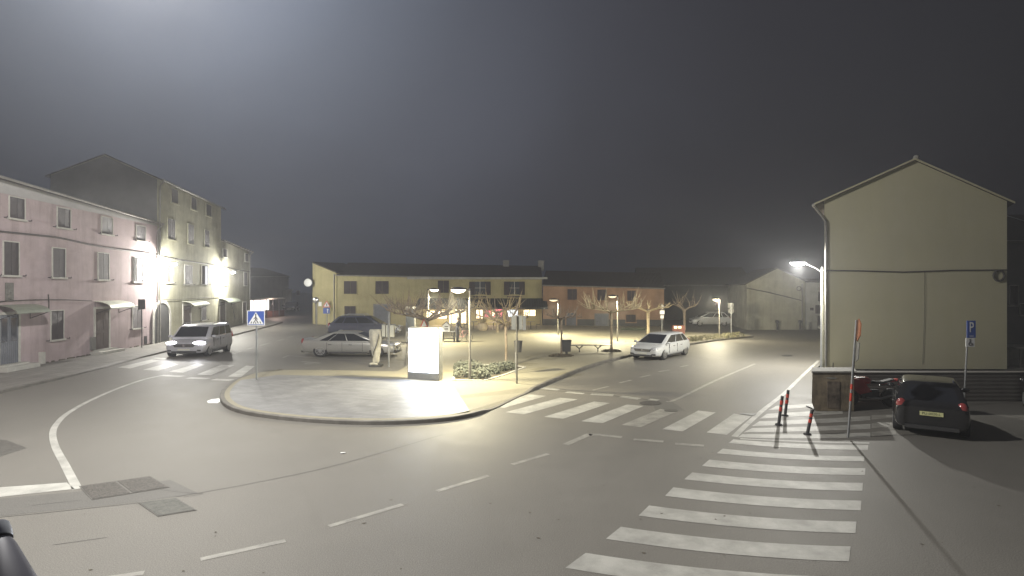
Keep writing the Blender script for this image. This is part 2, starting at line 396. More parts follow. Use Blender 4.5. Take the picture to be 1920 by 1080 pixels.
kb = MB(); kerb_strip(kb, [G(520, 698), G(640, 699), G(745, 701), G(764, 690), G(770, 613)][::-1], lambda p: KZ, .12, -1)
kb.build('kerb', M['kerb'], kind='structure')
# tiled apron at the rounded end
ti = MB(); tp = [G(*p, KZ) for p in [(470, 702), (560, 699), (700, 700), (850, 716), (935, 733), (925, 752)]]
ins = offset_in(front, .34)
tp2 = [Vector((p.x, p.y, 0)) for p in ins if p.x < 0 and p.y < 25.5 and kerb_h(p) > KZ-.001]
poly = [Vector((p.x, p.y, KZ)) for p in tp2]
poly += [G(850, 722, KZ), G(760, 712, KZ), G(640, 705, KZ), G(520, 703, KZ)]
ti.add(poly, [tuple(range(len(poly)))]); ti.build('paving', M['tiles'], kind='structure')

# left sidewalk and its kerb
sw_out = [G(*p) for p in [(-140, 772), (0, 738), (110, 712), (208, 687), (262, 672), (318, 659), (380, 643), (440, 629), (508, 612), (530, 605)]]
def swh(p):
    d = (p-G(225, 683)).length
    return .03 if d < 2.2 else min(.12, .03+(d-2.2)*.08)
kb = MB(); kerb_strip(kb, sw_out, swh, .16, 1); kb.build('kerb', M['kerb'], kind='structure')
A0 = Vector((-24.3, 18, 0)); A = Vector((-24.75, 27.8, 0)); B = Vector((-26.35, 42.8, 0)); C = Vector((-29.3, 58.0, 0)); Dd = Vector((-31.3, 68.7, 0))
inn = offset_in(sw_out, .155)
sw = MB(); sp = [Vector((p.x, p.y, swh(p)-.004)) for p in inn]+[Vector((q.x-.5, q.y, .116)) for q in [Vector((-34, 76, 0)), Dd, C, B, A, A0+Vector((0, -4, 0))]]
sw.add(sp, [tuple(range(len(sp)))]); sw.build('pavement', M['sidewalk'], kind='structure')

# right pavement strip behind the low wall, up to the gable house
rp = MB(); rp.add([G(1538, 676)+Vector((0, 0, .05)), Vector((11.3, 21.4, .05)), Vector((40, 21.4, .05)), Vector((40, 60, .05)), Vector((34, 56, .05)), Vector((15.6, 29.6, .05))], [(0, 1, 2, 3, 4, 5)])
rp.build('pavement', M['concrete'], kind='structure')

# ------------------------------------------------------------------ road paint
pm = MB(); pf = MB(); pc = MB()
PZ = .004
def quad(mb, pts, z=PZ): mb.sheet([G(u, v) + Vector((0, 0, z)) for u, v in pts])
def stripe(mb, lt, lb, rt, rb, sag):
    n = 10; vs = []
    for (a, b) in ((lt, rt), (lb, rb)):
        for i in range(n+1):
            t = i/n; u = a[0]+(b[0]-a[0])*t; v = a[1]+(b[1]-a[1])*t+4*sag*t*(1-t)
            vs.append(G(u, v)+Vector((0, 0, PZ)))
    mb.add(vs, [(i, i+1, n+2+i, n+1+i) for i in range(n)])
def line(mb, pts, w0, w1=None, z=PZ, sm=True):
    P = [G(*p) for p in pts]
    if sm and len(P) > 2: P = smooth_pts(P, 6)
    n = len(P); w1 = w0 if w1 is None else w1; vs = []
    for i, p in enumerate(P):
        t = P[min(i+1, n-1)]-P[max(i-1, 0)]; t.normalize(); q = Vector((-t.y, t.x, 0))*((w0+(w1-w0)*i/(n-1))/2)
        vs += [p+q+Vector((0, 0, z)), p-q+Vector((0, 0, z))]
    mb.add(vs, [(2*i, 2*i+1, 2*i+3, 2*i+2) for i in range(n-1)])
for s in [((1375, 824), (1366, 831), (1628, 835), (1627, 844), 3), ((1355, 841.5), (1344, 850), (1621, 856), (1620, 865), 3.5),
          ((1330, 862), (1316, 874), (1622.5, 878), (1622, 891), 4), ((1298, 886), (1283, 899), (1618, 905.6), (1617, 920.6), 4.5),
          ((1262.5, 914), (1247, 930), (1615, 939), (1613.5, 957), 5), ((1217, 948), (1197.5, 967), (1606, 978.4), (1604, 1000), 6),
          ((1164, 988), (1136, 1010.6), (1595, 1025), (1592, 1053), 7), ((1098, 1037), (1060, 1065), (1585, 1083), (1572, 1120), 8)]:
    stripe(pm, *s)
# hatched no-parking area
for s in [((1456, 761), (1441, 769), (1530, 757), (1530, 763), 0), ((1438, 776), (1425, 785), (1580, 768), (1580, 776), 0),
          ((1424, 790), (1410, 799), (1632, 780), (1632, 788), 1), ((1410, 803), (1394, 811), (1632, 795), (1632, 804), 1),
          ((1392, 814), (1384, 820), (1632, 811), (1632, 820), 2)]:
    stripe(pm, *s)
for s in [((1634, 779), (1634, 787), (1684, 776), (1684, 783), 0), ((1634, 794), (1634, 803), (1682, 791), (1682, 799), 0), ((1634, 810), (1634, 819), (1680, 807), (1680, 815), 0)]:
    stripe(pf, *s)
line(pm, [(1377, 819), (1396, 800), (1432, 768), (1470, 738), (1503, 706), (1535, 676)], .17, .15)
stripe(pm, (1388, 822), (1388, 823.6), (1630, 830), (1630, 832), 1)
quad(pm, [(937, 764), (945, 765), (1024, 742.5), (993, 739.6), (968, 746)])
for q in [[(948, 773), (983, 777), (1083, 749), (1050, 746)], [(1020, 781.7), (1055.6, 785.4), (1144, 756), (1113.6, 753)],
          [(1089.5, 790), (1130, 793.6), (1206.6, 761.5), (1176, 758.6)], [(1241.6, 805), (1280, 809), (1342, 773.5), (1309.4, 770)],
          [(1324.7, 811), (1363, 815.5), (1408, 781), (1376, 775.7)]]: quad(pm, q)
quad(pf, [(1165, 797), (1202, 801), (1268, 772), (1238, 767)])
for a, b in [((1011, 727), (1048, 731)), ((1062, 735), (1095, 738)), ((1108, 739), (1150, 741.5)), ((1164, 743.5), (1199, 748)), ((1217, 749), (1234, 751))]:
    line(pm, [a, b], .34, sm=False)
for a, b in [((1060, 834), (1106, 814)), ((1104, 815), (1128, 815)), ((1128, 816), (1166, 820)), ((1188, 824), (1244, 828)), ((1266, 832), (1320, 836))]:
    line(pf, [a, b], .20, sm=False)
line(pf, [(1249, 753), (1270, 748), (1345, 712), (1416, 682)], .15, .15)
for a, b in [((1111, 732), (1141, 724.6)), ((1162, 718), (1184, 712.6)), ((1200, 707.6), (1220, 703)), ((1235, 697), (1255, 693.6)), ((1275, 688), (1290, 685))]:
    line(pf, [a, b], .15, sm=False)
for a, b in [((190, 1086), (270, 1074)), ((376, 1049), (535, 1014)), ((617, 987), (755, 946)), ((819, 921), (916, 892)), ((960, 871), (1028, 851))]:
    line(pf, [a, b], .13, sm=False)
line(pm, [(145, 917), (122, 872), (104, 838), (99, 812), (107, 794), (127, 775), (167, 752), (222, 728), (272, 711), (310, 703)], .17, .15)
quad(pm, [(-60, 916), (0, 914), (125, 905), (140, 917), (0, 932), (-60, 936)])
for q in [[(221, 689), (244, 691), (299, 676), (284, 674)], [(268, 693.5), (297, 695), (335, 683), (318, 680)], [(317, 697), (343, 699), (384, 684), (369, 682)],
          [(370, 702), (395.5, 703.5), (439, 685), (415, 684)], [(428, 706), (452, 707), (477, 687), (462, 685.5)]]: quad(pm, q)
for a, b in [((287, 671), (317, 673.5)), ((308, 704), (342, 706)), ((353, 708.5), (390, 710)), ((400, 711.5), (434, 713))]:
    line(pm, [a, b], .38, sm=False)
for a, b in [((438, 663), (452, 658.5)), ((464, 655), (474, 652)), ((488, 648), (506, 643)), ((520, 639), (532, 636)), ((540, 633), (550, 630.5))]:
    line(pf, [a, b], .14, sm=False)
line(pf, [(530, 671), (541, 666.5), (556, 668)], .14, sm=False)
line(pf, [(556, 668), (620, 673), (700, 676), (762, 678)], .13, sm=False)
line(pf, [(566, 678), (600, 681)], .25, sm=False); line(pf, [(570, 682), (586, 682.5)], .3, sm=False)
pm.build('road_markings_and_glint', M['paint'], kind='structure')
pf.build('road_markings_and_glint', M['paint_faded'], kind='structure')
puddle_glint = MB(); quad(puddle_glint, [(388, 752), (396, 749), (411, 747), (414, 752), (408, 756), (390, 756)], .005)  # white oval painted for a puddle's bright reflection on the asphalt
puddle_glint.build('road_markings_and_glint', M['white_sign'], kind='structure')
# seams in the asphalt and patches
line(pc, [(-30, 972), (0, 970), (120, 958), (270, 942)], .018); line(pc, [(330, 932), (480, 905), (640, 870), (830, 815)], .018)
line(pc, [(100, 1022), (200, 1008)], .012); line(pc, [(1010, 731), (1110, 738), (1235, 752)], .05); line(pc, [(60, 948), (150, 938)], .012)
line(pc, [(300, 918), (345, 924), (380, 926), (345, 932)], .014)
pc.build('road_seam', M['crack'], kind='structure')
pp = MB(); quad(pp, [(0, 935), (145, 922), (320, 900), (372, 925), (270, 940), (0, 968)], .002)
quad(pp, [(1217, 744), (1250, 746), (1285, 770), (1230, 771)], .002)
pp.build('road_patch', M['asphalt_patch'], kind='structure')

def cover(pts, label, m, name='manhole_cover', frame=True, split=1):
    P = [G(u, v) for u, v in pts]; c = sum(P, Vector())/len(P)
    t = thing(name, label, 'drain cover', c)
    a = MB(); a.prism([(p-c)*1.0+Vector((0, 0, .003)) for p in P], (0, 0, .006)); a.build('frame', M['asphalt_patch'], t)
    for k in range(split):
        b = MB(); e0 = (P[0].lerp(P[1], k/split), P[0].lerp(P[1], (k+1)/split), P[3].lerp(P[2], (k+1)/split), P[3].lerp(P[2], k/split)) if len(P) == 4 else P
        cc = sum(e0, Vector())/len(e0)
        b.prism([cc-c+(p-cc)*.93+Vector((0, 0, .010)) for p in e0], (0, 0, .004)); b.build('plate', m, t)
cover([(148, 912), (282, 893), (318, 914), (172, 938)], 'double rectangular rusty drain plate beside the end of the curved white line', mat('rusty_plate', (.075, .068, .058), .6, var=.5, scale=20, dirt=(.03, .027, .024), bump=1, bscale=40), split=2)
cover([(258, 943), (330, 934), (369, 957), (296, 969)], 'single square concrete drain cover set in a cracked edge', mat('mossy_plate', (.10, .10, .088), .7, var=.2, scale=8, bump=.5), split=1)
cover([(-30, 822), (14, 826), (50, 840), (-30, 866)], 'dark flat drain cover at the very edge of the left road', mat('dark_plate', (.10, .095, .085), .6, var=.2, scale=8), split=1)
cover([(1387, 777), (1396, 774.5), (1419, 776), (1414, 780)], 'slotted gutter grate beside the hatched area', M['iron'], 'gutter_grate')
def oval(u, v, ru, rv, n=20): return [(u+ru*math.cos(2*math.pi*k/n), v+rv*math.sin(2*math.pi*k/n)) for k in range(n)]
cover(oval(1220, 756, 22, 4.2), 'round dark manhole cover in the middle crossing', mat('round_iron', (.07, .065, .06), .6, var=.2, scale=8))
cover(oval(1258, 770, 13, 2.6), 'round worn manhole cover near the third pale stripe', mat('round_iron_b', (.09, .085, .075), .6, var=.2, scale=8))
cover(oval(1476, 667, 11, 1.4), 'small round manhole cover far up the right road', M['plastic'])

# ------------------------------------------------------------------ buildings
class Bld:
    def __init__(s, name, label, A, Bp, depth, wallm, ea, eb=None, ridge=2.2, roofm=None, over=.35, rofs=None, gab=True):
        s.A = Vector(A); d = Vector(Bp)-s.A; d.z = 0; s.L = d.length; s.x = d.normalized(); s.y = Vector((-s.x.y, s.x.x, 0)); s.depth = depth
        s.t = thing(name, label, 'building', s.A, math.atan2(s.x.y, s.x.x))
        eb = ea if eb is None else eb; ym = depth/2 if rofs is None else rofs
        s.ea, s.eb = ea, eb; Ln = s.L; q = MB()
        def sec(x, e): return [(x, 0, -.05), (x, 0, e), (x, ym, e+ridge), (x, depth, e if rofs is None else e-.0), (x, depth, -.05)]
        q.add(sec(0, ea)+sec(Ln, eb), [(0, 1, 2, 3, 4), (9, 8, 7, 6, 5), (0, 5, 6, 1), (1, 6, 7, 2), (2, 7, 8, 3), (3, 8, 9, 4), (4, 9, 5, 0)])
        s.wall = q.build('wall', wallm, s.t)
        r = MB(); th = .07
        for (y0, y1, z0, z1) in ((-over, ym, -over*ridge/ym, ridge), (depth+over, ym, -over*ridge/max(.1, depth-ym), ridge)):
            if abs(y0-y1) < .2: continue
            a = [Vector((-.05, y0, ea+z0+.02)), Vector((Ln+.05, y0, eb+z0+.02)), Vector((Ln+.05, y1, eb+z1+.02)), Vector((-.05, y1, ea+z1+.02))]
            r.prism(a, (0, 0, th))
        s.roof = r.build('roof', roofm or M['tile'], s.t)
        gu = MB(); gu.tube([(-.1, -over-.05, ea-over*ridge/ym+.06), (Ln+.1, -over-.05, eb-over*ridge/ym+.06)], .075, 8); gu.build('gutter', M['gutter'], s.t)
        s.front = 0
    def sz(s, u, v):
        """facade coordinates (distance along, height) of a place in the photograph"""
        dx = (u-960)/F; # (A + k x) . ratio
        k = (dx*s.A.y-s.A.x)/(s.x.x-dx*s.x.y); Y = s.A.y+k*s.x.y
        return k, H-(v-540)/F*Y
    def rect(s, u0, u1, v0, v1):
        um = (u0+u1)/2; k0, _ = s.sz(u0, v0); k1, _ = s.sz(u1, v0); _, z1 = s.sz(um, v0); _, z0 = s.sz(um, v1)
        return min(k0, k1), max(k0, k1), z0, z1
    def window(s, u0, u1, v0, v1, m='shutter', fr='stone', sill=True, leaves=2, holds=True, open_=False, label=None):
        x0, x1, z0, z1 = s.rect(u0, u1, v0, v1); f = MB(); w_ = .055
        f.span(x0-w_, x0, -.05, .01, z0-w_, z1+w_); f.span(x1, x1+w_, -.05, .01, z0-w_, z1+w_)
        f.span(x0, x1, -.048, .01, z1, z1+w_)
        o = f.build('window', M[fr], s.t)
        if label: o['label'] = label
        if sill:
            q = MB(); q.span(x0-w_-.05, x1+w_+.05, -.12, .0, z0-w_-.04, z0-.0); q.build('sill', M[fr], o)
        if open_:
            q = MB(); q.span(x0, x1, -.012, .01, z0, z1); q.build('pane', M[open_], o)
            for sgn, xx in ((1, x0), (-1, x1)):
                l = MB(); wl = (x1-x0)*.27; a = R(14)
                l.box((xx+sgn*wl/2*math.cos(a), -.05-wl/2*math.sin(a), (z0+z1)/2), (wl, .04, z1-z0), Matrix.Rotation(-sgn*a, 3, 'Z')); l.build('shutter', M[m], o)
        elif m.startswith('pane') or m.startswith('cafe'):
            q = MB(); q.span(x0, x1, -.012, .01, z0, z1); q.build('pane', M[m], o)
            q = MB(); q.span((x0+x1)/2-.03, (x0+x1)/2+.03, -.035, -.012, z0, z1); q.span(x0, x1, -.033, -.012, (z0+z1)/2-.02, (z0+z1)/2+.02); q.build('frame', M['stone'], o)
        else:
            xm = (x0+x1)/2
            for a, b in ((x0+.01, xm-.012), (xm+.012, x1-.01)):
                q = MB(); q.span(a, b, -.035, .005, z0, z1); 
                q.build('shutter', M[m], o)
        if holds:
            for xx in (x0-.32, x1+.32):
                q = MB(); q.tube([(xx, .0, z0-.02), (xx, -.16, z0-.02), (xx, -.16, z0+.05)], .022, 5); q.build('hook', M['dark_metal'], o)
        return o
    def door(s, u0, u1, v0, v1, m='door_wood', fr='stone', step=True, label=None, bottom=None, glass=False):
        x0, x1, z0, z1 = s.rect(u0, u1, v0, v1); z0 = bottom if bottom is not None else z0
        q = MB(); q.span(x0, x1, -.03, .0, z0, z1); o = q.build('door', M[m], s.t)
        if label: o['label'] = label
        f = MB(); f.span(x0-.14, x0-.001, -.06, .0, z0, z1+.14); f.span(x1+.001, x1+.14, -.06, .0, z0, z1+.14); f.span(x0-.001, x1+.001, -.058, 0, z1+.001, z1+.14); f.build('frame', M[fr], o)
        h = MB(); h.tube([(x0+.12, -.03, (z0+z1)/2-.1), (x0+.12, -.09, (z0+z1)/2-.1), (x0+.24, -.09, (z0+z1)/2-.1)], .018, 6); h.build('handle', M['chrome'], o)
        if glass:
            for k in range(2):
                a = MB(); wd = (x1-x0)/2; a.span(x0+wd*k+wd*.2, x0+wd*k+wd*.8, -.042, -.03, z0+(z1-z0)*.45, z1-.18); a.build('pane', M['pane_lit'] if glass == 'lit' else M['pane'], o)
        else:
            a = MB(); wd = (x1-x0)/2
            for k in range(2):
                for (za, zb) in ((.08, .4), (.48, .92)): a.span(x0+wd*k+wd*.18, x0+wd*k+wd*.82, -.045, -.03, z0+(z1-z0)*za, z0+(z1-z0)*zb)
            a.build('panel', M[m], o)
        if step:
            a = MB(); a.span(x0-.5, x1+.5, -.75, .0, .0, z0-.09); a.span(x0-.25, x1+.25, -.4, -.001, z0-.09, z0-.01); a.build('doorstep', M['stone'], s.t)
        return o
    def awning(s, u0, u1, v0, v1, m, label=None, out=1.0):
        x0, x1, z0, z1 = s.rect(u0, u1, v0, v1); q = MB(); n = 7; vs = []
        for i in range(n+1):
            t = i/n; y = -out*math.sin(t*math.pi/2*.95); z = z0+(z1-z0)*math.cos(t*math.pi/2)
            vs += [(x0, y, z), (x1, y, z), (x0, y, z-.03), (x1, y, z-.03)]
        fs = []
        for i in range(n):
            a = i*4; b = a+4; fs += [(a, a+1, b+1, b), (a+2, b+2, b+3, a+3), (a, b, b+2, a+2), (a+1, a+3, b+3, b+1)]
        q.add(vs, fs); o = q.build('awning', m, s.t, smooth=True)
        if label: o['label'] = label
        b = MB()
        for xx in (x0+.06, x1-.06): b.tube([(xx, 0, z0-.35), (xx, -out*.9, z0-.02)], .02, 6); b.tube([(xx, 0, z0-.35), (xx, 0, z1-.05)], .02, 6)
        b.build('bracket', M['dark_metal'], o)
        return o
    def cable(s, pts, r=.03, name='cable'):
        P = [];
        for u, v in pts:
            k, z = s.sz(u, v); P.append(Vector((k, -.07, z)))
        q = MB(); q.tube(smooth_pts(P, 4), r, 6); return q.build(name, M['cable'], s.t)
    def pipe(s, k, z1, r=.055, m='gutter'):
        q = MB(); q.tube([(k, -.42, z1), (k, -.35, z1-.12), (k, -.12, z1-.42), (k, -.09, z1-.6), (k, -.09, .15), (k, -.22, .06)], r, 8); return q.build('downpipe', M[m], s.t)

# ---- pink house (left)
pk = Bld('pink_house', 'two and a half storey pink plastered house at the left with dark closed shutters', A0, B, 10, M['pink'], 10.0, 8.95, .9)
# recompute: eave heights fitted at the frame edge and at the corner
for w_ in [(17, 45, 371, 410), (107, 131, 391, 427), (190, 210, 408, 439), (255, 272, 424, 451)]: pk.window(*w_, m='shutter_grey')
pk.window(6, 34, 454, 516); pk.window(98, 121, 466, 520, m='shutter_grey'); pk.window(183, 203, 475, 524)
pk.window(249, 268, 484, 528, open_='pane_white', label='window with half open shutters in the glare of the wall lamp')
pk.window(95, 118, 583, 636, label='street level window with flower pots on its sill'); pk.window(248, 265, 574, 615)
pk.door(-2, 33, 590, 690, 'door_blue', bottom=.42, glass=True, label='blue grey double door with tall glass panes')
pk.door(178, 203, 579, 653, 'door_wood', bottom=.38, label='brown panelled door under the pale curved awning')
pk.awning(-8, 58, 571, 586, M['awning_grey'], 'grey green curved awning over the blue door')
pk.awning(177, 224, 564, 577, M['awning_white'], 'bright curved awning over the brown door')
pk.cable([(-40, 430), (0, 434), (60, 440), (110, 446), (160, 457), (210, 466), (285, 476)], .045)
pk.cable([(-20, 566), (60, 562), (120, 562), (170, 564)], .02)
pk.cable([(88, 552), (89, 566), (89, 583)], .03)
pk.pipe(pk.L-.12, 8.9)
q = MB(); x0, x1, z0, z1 = pk.rect(9, 24, 530, 565)
q.span(x0, x1, -.05, .0, z0, z1)
for k in range(5): q.ball((x0+(x1-x0)*random.uniform(.2, .8), -.06, z0+(z1-z0)*random.uniform(.15, .85)), .12, 8, 6, (1, .5, 1))
q.build('relief_plaque', M['concrete'], pk.t, smooth=True)['label'] = 'weathered stone relief between the shutters and the awning'
q = MB(); x0, x1, z0, z1 = pk.rect(168, 176, 632, 656); q.span(x0, x1, -.12, 0, z0, z1); q.build('meter_box', M['sign_back'], pk.t)
q = MB(); x0, x1, z0, z1 = pk.rect(270, 275, 630, 645); q.span(x0, x1, -.03, 0, z0, z1); q.build('vent_hatch', M['dark_metal'], pk.t)
q = MB(); q.prism([(0, -.012, 8.95), (pk.L, -.012, 8.80), (pk.L, -.012, 8.93), (0, -.012, 9.98)], (0, .014, 0)); q.build('painted_band', M['pinktop'], pk.t)
q = MB(); k0, z = pk.sz(76, 672); q.span(k0-.14, k0+.14, -.16, 0, .1, .75); q.build('stone_post', M['stone'], pk.t)
# moss line
q = MB(); k0, _ = pk.sz(60, 680); k1, _ = pk.sz(300, 648)
for i in range(60):
    k = k0+(k1-k0)*random.random(); q.box((k, -.03, .13), (random.uniform(.1, .4), .05, random.uniform(.04, .12)))
q.build('weathered_base', M['soil'], pk.t)

# ---- tall house
th_ = Bld('tall_house', 'tall cream four storey house with an arched gateway next to the pink house', B, C, 7, M['cream'], 12.35, 12.25, 1.6)
for w_ in [(321, 333, 355, 381), (358, 368, 371, 393), (386, 396, 384, 405), (314, 328, 411, 449), (352, 363, 421, 457), (383, 392, 432, 463)]:
    th_.window(*w_, m='shutter_grey', fr='cream', holds=False)
th_.window(312, 323, 492, 529, m='door_wood', open_='pane_lit', label='window with warm light behind wooden shutters'); th_.window(346, 360, 498, 533); th_.window(378, 389, 499, 533, open_='pane_white', label='window whose pane glows white with the second wall lamp glare')
th_.door(343, 357, 573, 610, bottom=.3, step=False, label='narrow door beside the van'); th_.window(377, 386, 571, 600)
th_.awning(342, 373, 564, 573, M['awning_white'], 'white curved awning over the narrow door', .9)
th_.cable([(290, 478), (330, 486), (380, 494), (412, 499)], .04); th_.cable([(292, 562), (340, 561), (410, 556)], .02)
th_.pipe(.25, 12.3)
q = MB(); q.prism([(-.03, .02, 8), (-.03, 6.98, 8), (-.03, 6.98, 12.3), (-.03, 3.5, 13.85), (-.03, .02, 12.3)], (.02, 0, 0)); q.build('dark_gable', M['graywall'], th_.t)  # gable end's darkness put into the colour of a grey sheet
# arch
x0, x1, z0, z1 = th_.rect(288, 317, 568, 642); xm = (x0+x1)/2; hw = (x1-x0)/2; zs = z1-hw*.75
arc = [(xm+hw*math.cos(a), -.02, zs+hw*.75*math.sin(a)) for a in [math.pi*i/14 for i in range(15)]]
q = MB(); q.prism([(x1, -.02, .05)]+arc+[(x0, -.02, .05)], (0, .04, 0)); o = q.build('gateway', M['darkwall'], th_.t); o['label'] = 'dark arched gateway'
q = MB(); arc2 = [(xm+(hw+.28)*math.cos(a), 0, zs+(hw*.75+.28)*math.sin(a)) for a in [math.pi*i/14 for i in range(15)]]
for i in range(14):
    a, b, c, d = Vector(arc[i]), Vector(arc[i+1]), Vector(arc2[i+1]), Vector(arc2[i])
    for p in (a, b, c, d): p.y = .0
    q.prism([a, b, c, d], (0, -.07, 0))
q.span(x0-.28, x0, -.07, 0, .05, zs); q.span(x1, x1+.28, -.07, 0, .05, zs); q.build('arch_surround', M['stone'], o)

# ---- lower house further along
lo = Bld('corner_house', 'lower pale three storey house at the far end of the left row', C, Dd, 9, M['cream2'], 9.0, 8.5, 1.0)
for w_ in [(418, 425, 467, 482), (459, 465, 476, 490), (457, 463, 511, 535)]: lo.window(*w_, m='shutter_grey', holds=False)
lo.window(418, 424, 512, 534, m='door_wood', open_='pane_lit', label='half lit window beside the second wall lamp')
lo.door(412, 422, 566, 604, bottom=.3, step=False); lo.door(455, 461, 567, 606, bottom=.2, step=False)
lo.awning(410, 436, 559, 566, M['awning_grey'], None, .9); lo.cable([(416, 500), (450, 507), (470, 510)], .04); lo.pipe(lo.L-.2, 8.5)
q = MB(); k, z = lo.sz(424, 560); k2, z2 = lo.sz(440, 598); q.tube([(k, -.4, z), (k2, -.06, z2)], .03, 6); q.build('brace', M['dark_metal'], lo.t)

# ---- yellow house with the cafe (back)
YA = Vector((-19.5, 64.3, 0)); YB = Vector((3.35, 64.3, 0))
ye = Bld('yellow_house', 'long yellow two storey house with a cafe behind the square', YA, YB, 9, M['yellow'], 5.65, 5.25, 1.5, over=.3)
for w_ in [(645, 669, 527, 551), (704, 729, 527, 551)]: ye.window(*w_, m='shutter', fr='yellow', holds=False)
ye.window(821, 842, 526, 549, m='shutter', fr='yellow', holds=False)
ye.window(646, 667, 574, 600, m='shutter', fr='yellow', holds=False)
ye.door(702, 730, 572, 611, 'door_blue', fr='gutter', step=False, bottom=.1, label='wide blue grey garage door')
for (a, b) in ((880, 920), (945, 984)):
    o = ye.window(a+10, b-10, 528, 552, m='pane', fr='yellow', holds=False, sill=False, label='dark upper window with both shutters folded back')
    x0, x1, z0, z1 = ye.rect(a, b, 528, 553)
    for s0, s1 in ((x0, x0+.62), (x1-.62, x1)):
        q = MB(); q.span(s0, s1, -.11, -.055, z0, z1); q.build('shutter', M['shutter'], o)
    q = MB(); q.span((x0+x1)/2-.8, (x0+x1)/2+.8, -.3, -.0, z0-.28, z0-.12); q.build('planter', M['shutter'], o)
q = MB(); x0, _ = ye.sz(765, 518); x1, z = ye.sz(1026, 522); q.span(x0, x1, -.55, -.36, z-.1, z+.12); q.build('cornice', M['whitewall'], ye.t)
# lean-to end wall (yellow, lit) at the left corner
E0 = Vector((-23.4, 67.6, 0)); E1 = Vector((-19.6, 64.3, 0))
q = MB(); dz = E1-E0; nrm = Vector((dz.y, -dz.x, 0)).normalized()
ew = thing('lean_to', 'narrow bright yellow end wall with a sloping tiled top at the street corner', 'building', E0)
q.prism([(0, 0, -.05), (dz.x, dz.y, -.05), (dz.x, dz.y, 5.85), (0, 0, 7.1)], -nrm*4.0); q.build('wall', M['yellow'], ew)
q = MB(); q.prism([(0-.1, .1, 7.12), (dz.x, dz.y, 5.87), (dz.x, dz.y, 6.0), (-.1, .1, 7.27)], -nrm*4.2); q.build('roof', M['tile'], ew)
q = MB(); a = dz*.93; q.tube([(a.x+nrm.x*.08, a.y+nrm.y*.08, 5.8), (a.x+nrm.x*.08, a.y+nrm.y*.08, .05)], .06, 8); q.build('downpipe', M['gutter'], ew)
q = MB(); a = dz*.16; q.tube([(a.x+nrm.x*.08, a.y+nrm.y*.08, 3.1), (a.x+nrm.x*.08, a.y+nrm.y*.08, .05)], .05, 8); q.build('conduit', M['gutter'], ew)
# wide roof behind
for (k, hh) in ((948, .75), (1018, .7)):
    q = MB(); x, _ = ye.sz(k, 500); q.span(x-.35, x+.35, 4.0, 4.6, 6.2, 7.0+hh*.5); q.span(x-.42, x+.42, 3.93, 4.67, 7.0+hh*.5, 7.1+hh*.5); q.build('chimney', M['graywall'], ye.roof)

# cafe front
for (a, b, c, d, mm) in ((800, 838, 583, 597, 'cafe_warm'), (842, 874, 580, 606, 'cafe_warm'), (893, 905, 581, 597, 'cafe_warm'), (923, 937, 581, 592, 'cafe_warm'), (951, 971, 581, 594, 'cafe_white'), (982, 1004, 581, 592, 'cafe_warm'),):
    ye.window(a, b, c, d, m=mm, fr='dark_metal', holds=False, sill=False, label='lit cafe window')
q = MB(); x0, _ = ye.sz(790, 560); x1, _ = ye.sz(1022, 560); q.span(x0, x1, -.09, -.03, 2.7, 3.0); q.build('shop_fascia', M['darkwall'], ye.t)
q = MB(); x0, _ = ye.sz(786, 560); x1, z = ye.sz(1024, 560)
q.prism([(x0, -.05, 3.05), (x0, -3.0, 2.15), (x0, -3.0, 1.95), (x0, -.05, 2.95)], (x1-x0, 0, 0)); o = q.build('awning', M['awning_dark'], ye.t); o['label'] = 'long dark awning over the cafe terrace'
for i, (u0, u1) in enumerate(((908, 922), (925, 944))):
    q = MB(); x0, _ = ye.sz(u0, 580); x1, _ = ye.sz(u1, 580); q.prism([(x0, -.12, .9), (x0+.3, -.12, 2.0), (x1, -.12, 2.0), (x1-.2, -.12, 1.0)], (0, .03, 0)); q.build('curtain', M['pinkcloth'], ye.t)
light(ye.t, (11.5, -1.5, 1.8), 260, (1, .75, .45), .3); light(ye.t, (17.5, -1.5, 1.8), 150, (1, .75, .5), .3); light(ye.t, (20.5, -1.5, 1.8), 50, (1, .75, .5), .3)  # warm fill lights added under the awning to brighten the terrace

# ---- orange house
og = Bld('orange_house', 'low orange brown house with grey windows right of the cafe', (3.4, 63.4, 0), (16.2, 61.4, 0), 8, M['orange'], 4.55, 4.2, 1.6, over=.3)
for w_ in [(1064, 1082, 542, 562), (1120, 1138, 543, 563), (1176, 1192, 545, 564)]: og.window(*w_, m='shutter_grey', fr='orange', holds=False)
og.door(1062, 1080, 587, 613, 'door_blue', fr='orange', step=False, bottom=.05); og.door(1117, 1139, 590, 613, 'door_blue', fr='graywall', step=False, bottom=.05)
og.window(1174, 1192, 590, 604, m='shutter', fr='orange', holds=False)
q = MB(); q.span(-.0, og.L, -.02, 0, 0, .8); q.build('plinth', M['darkwall'], og.t)

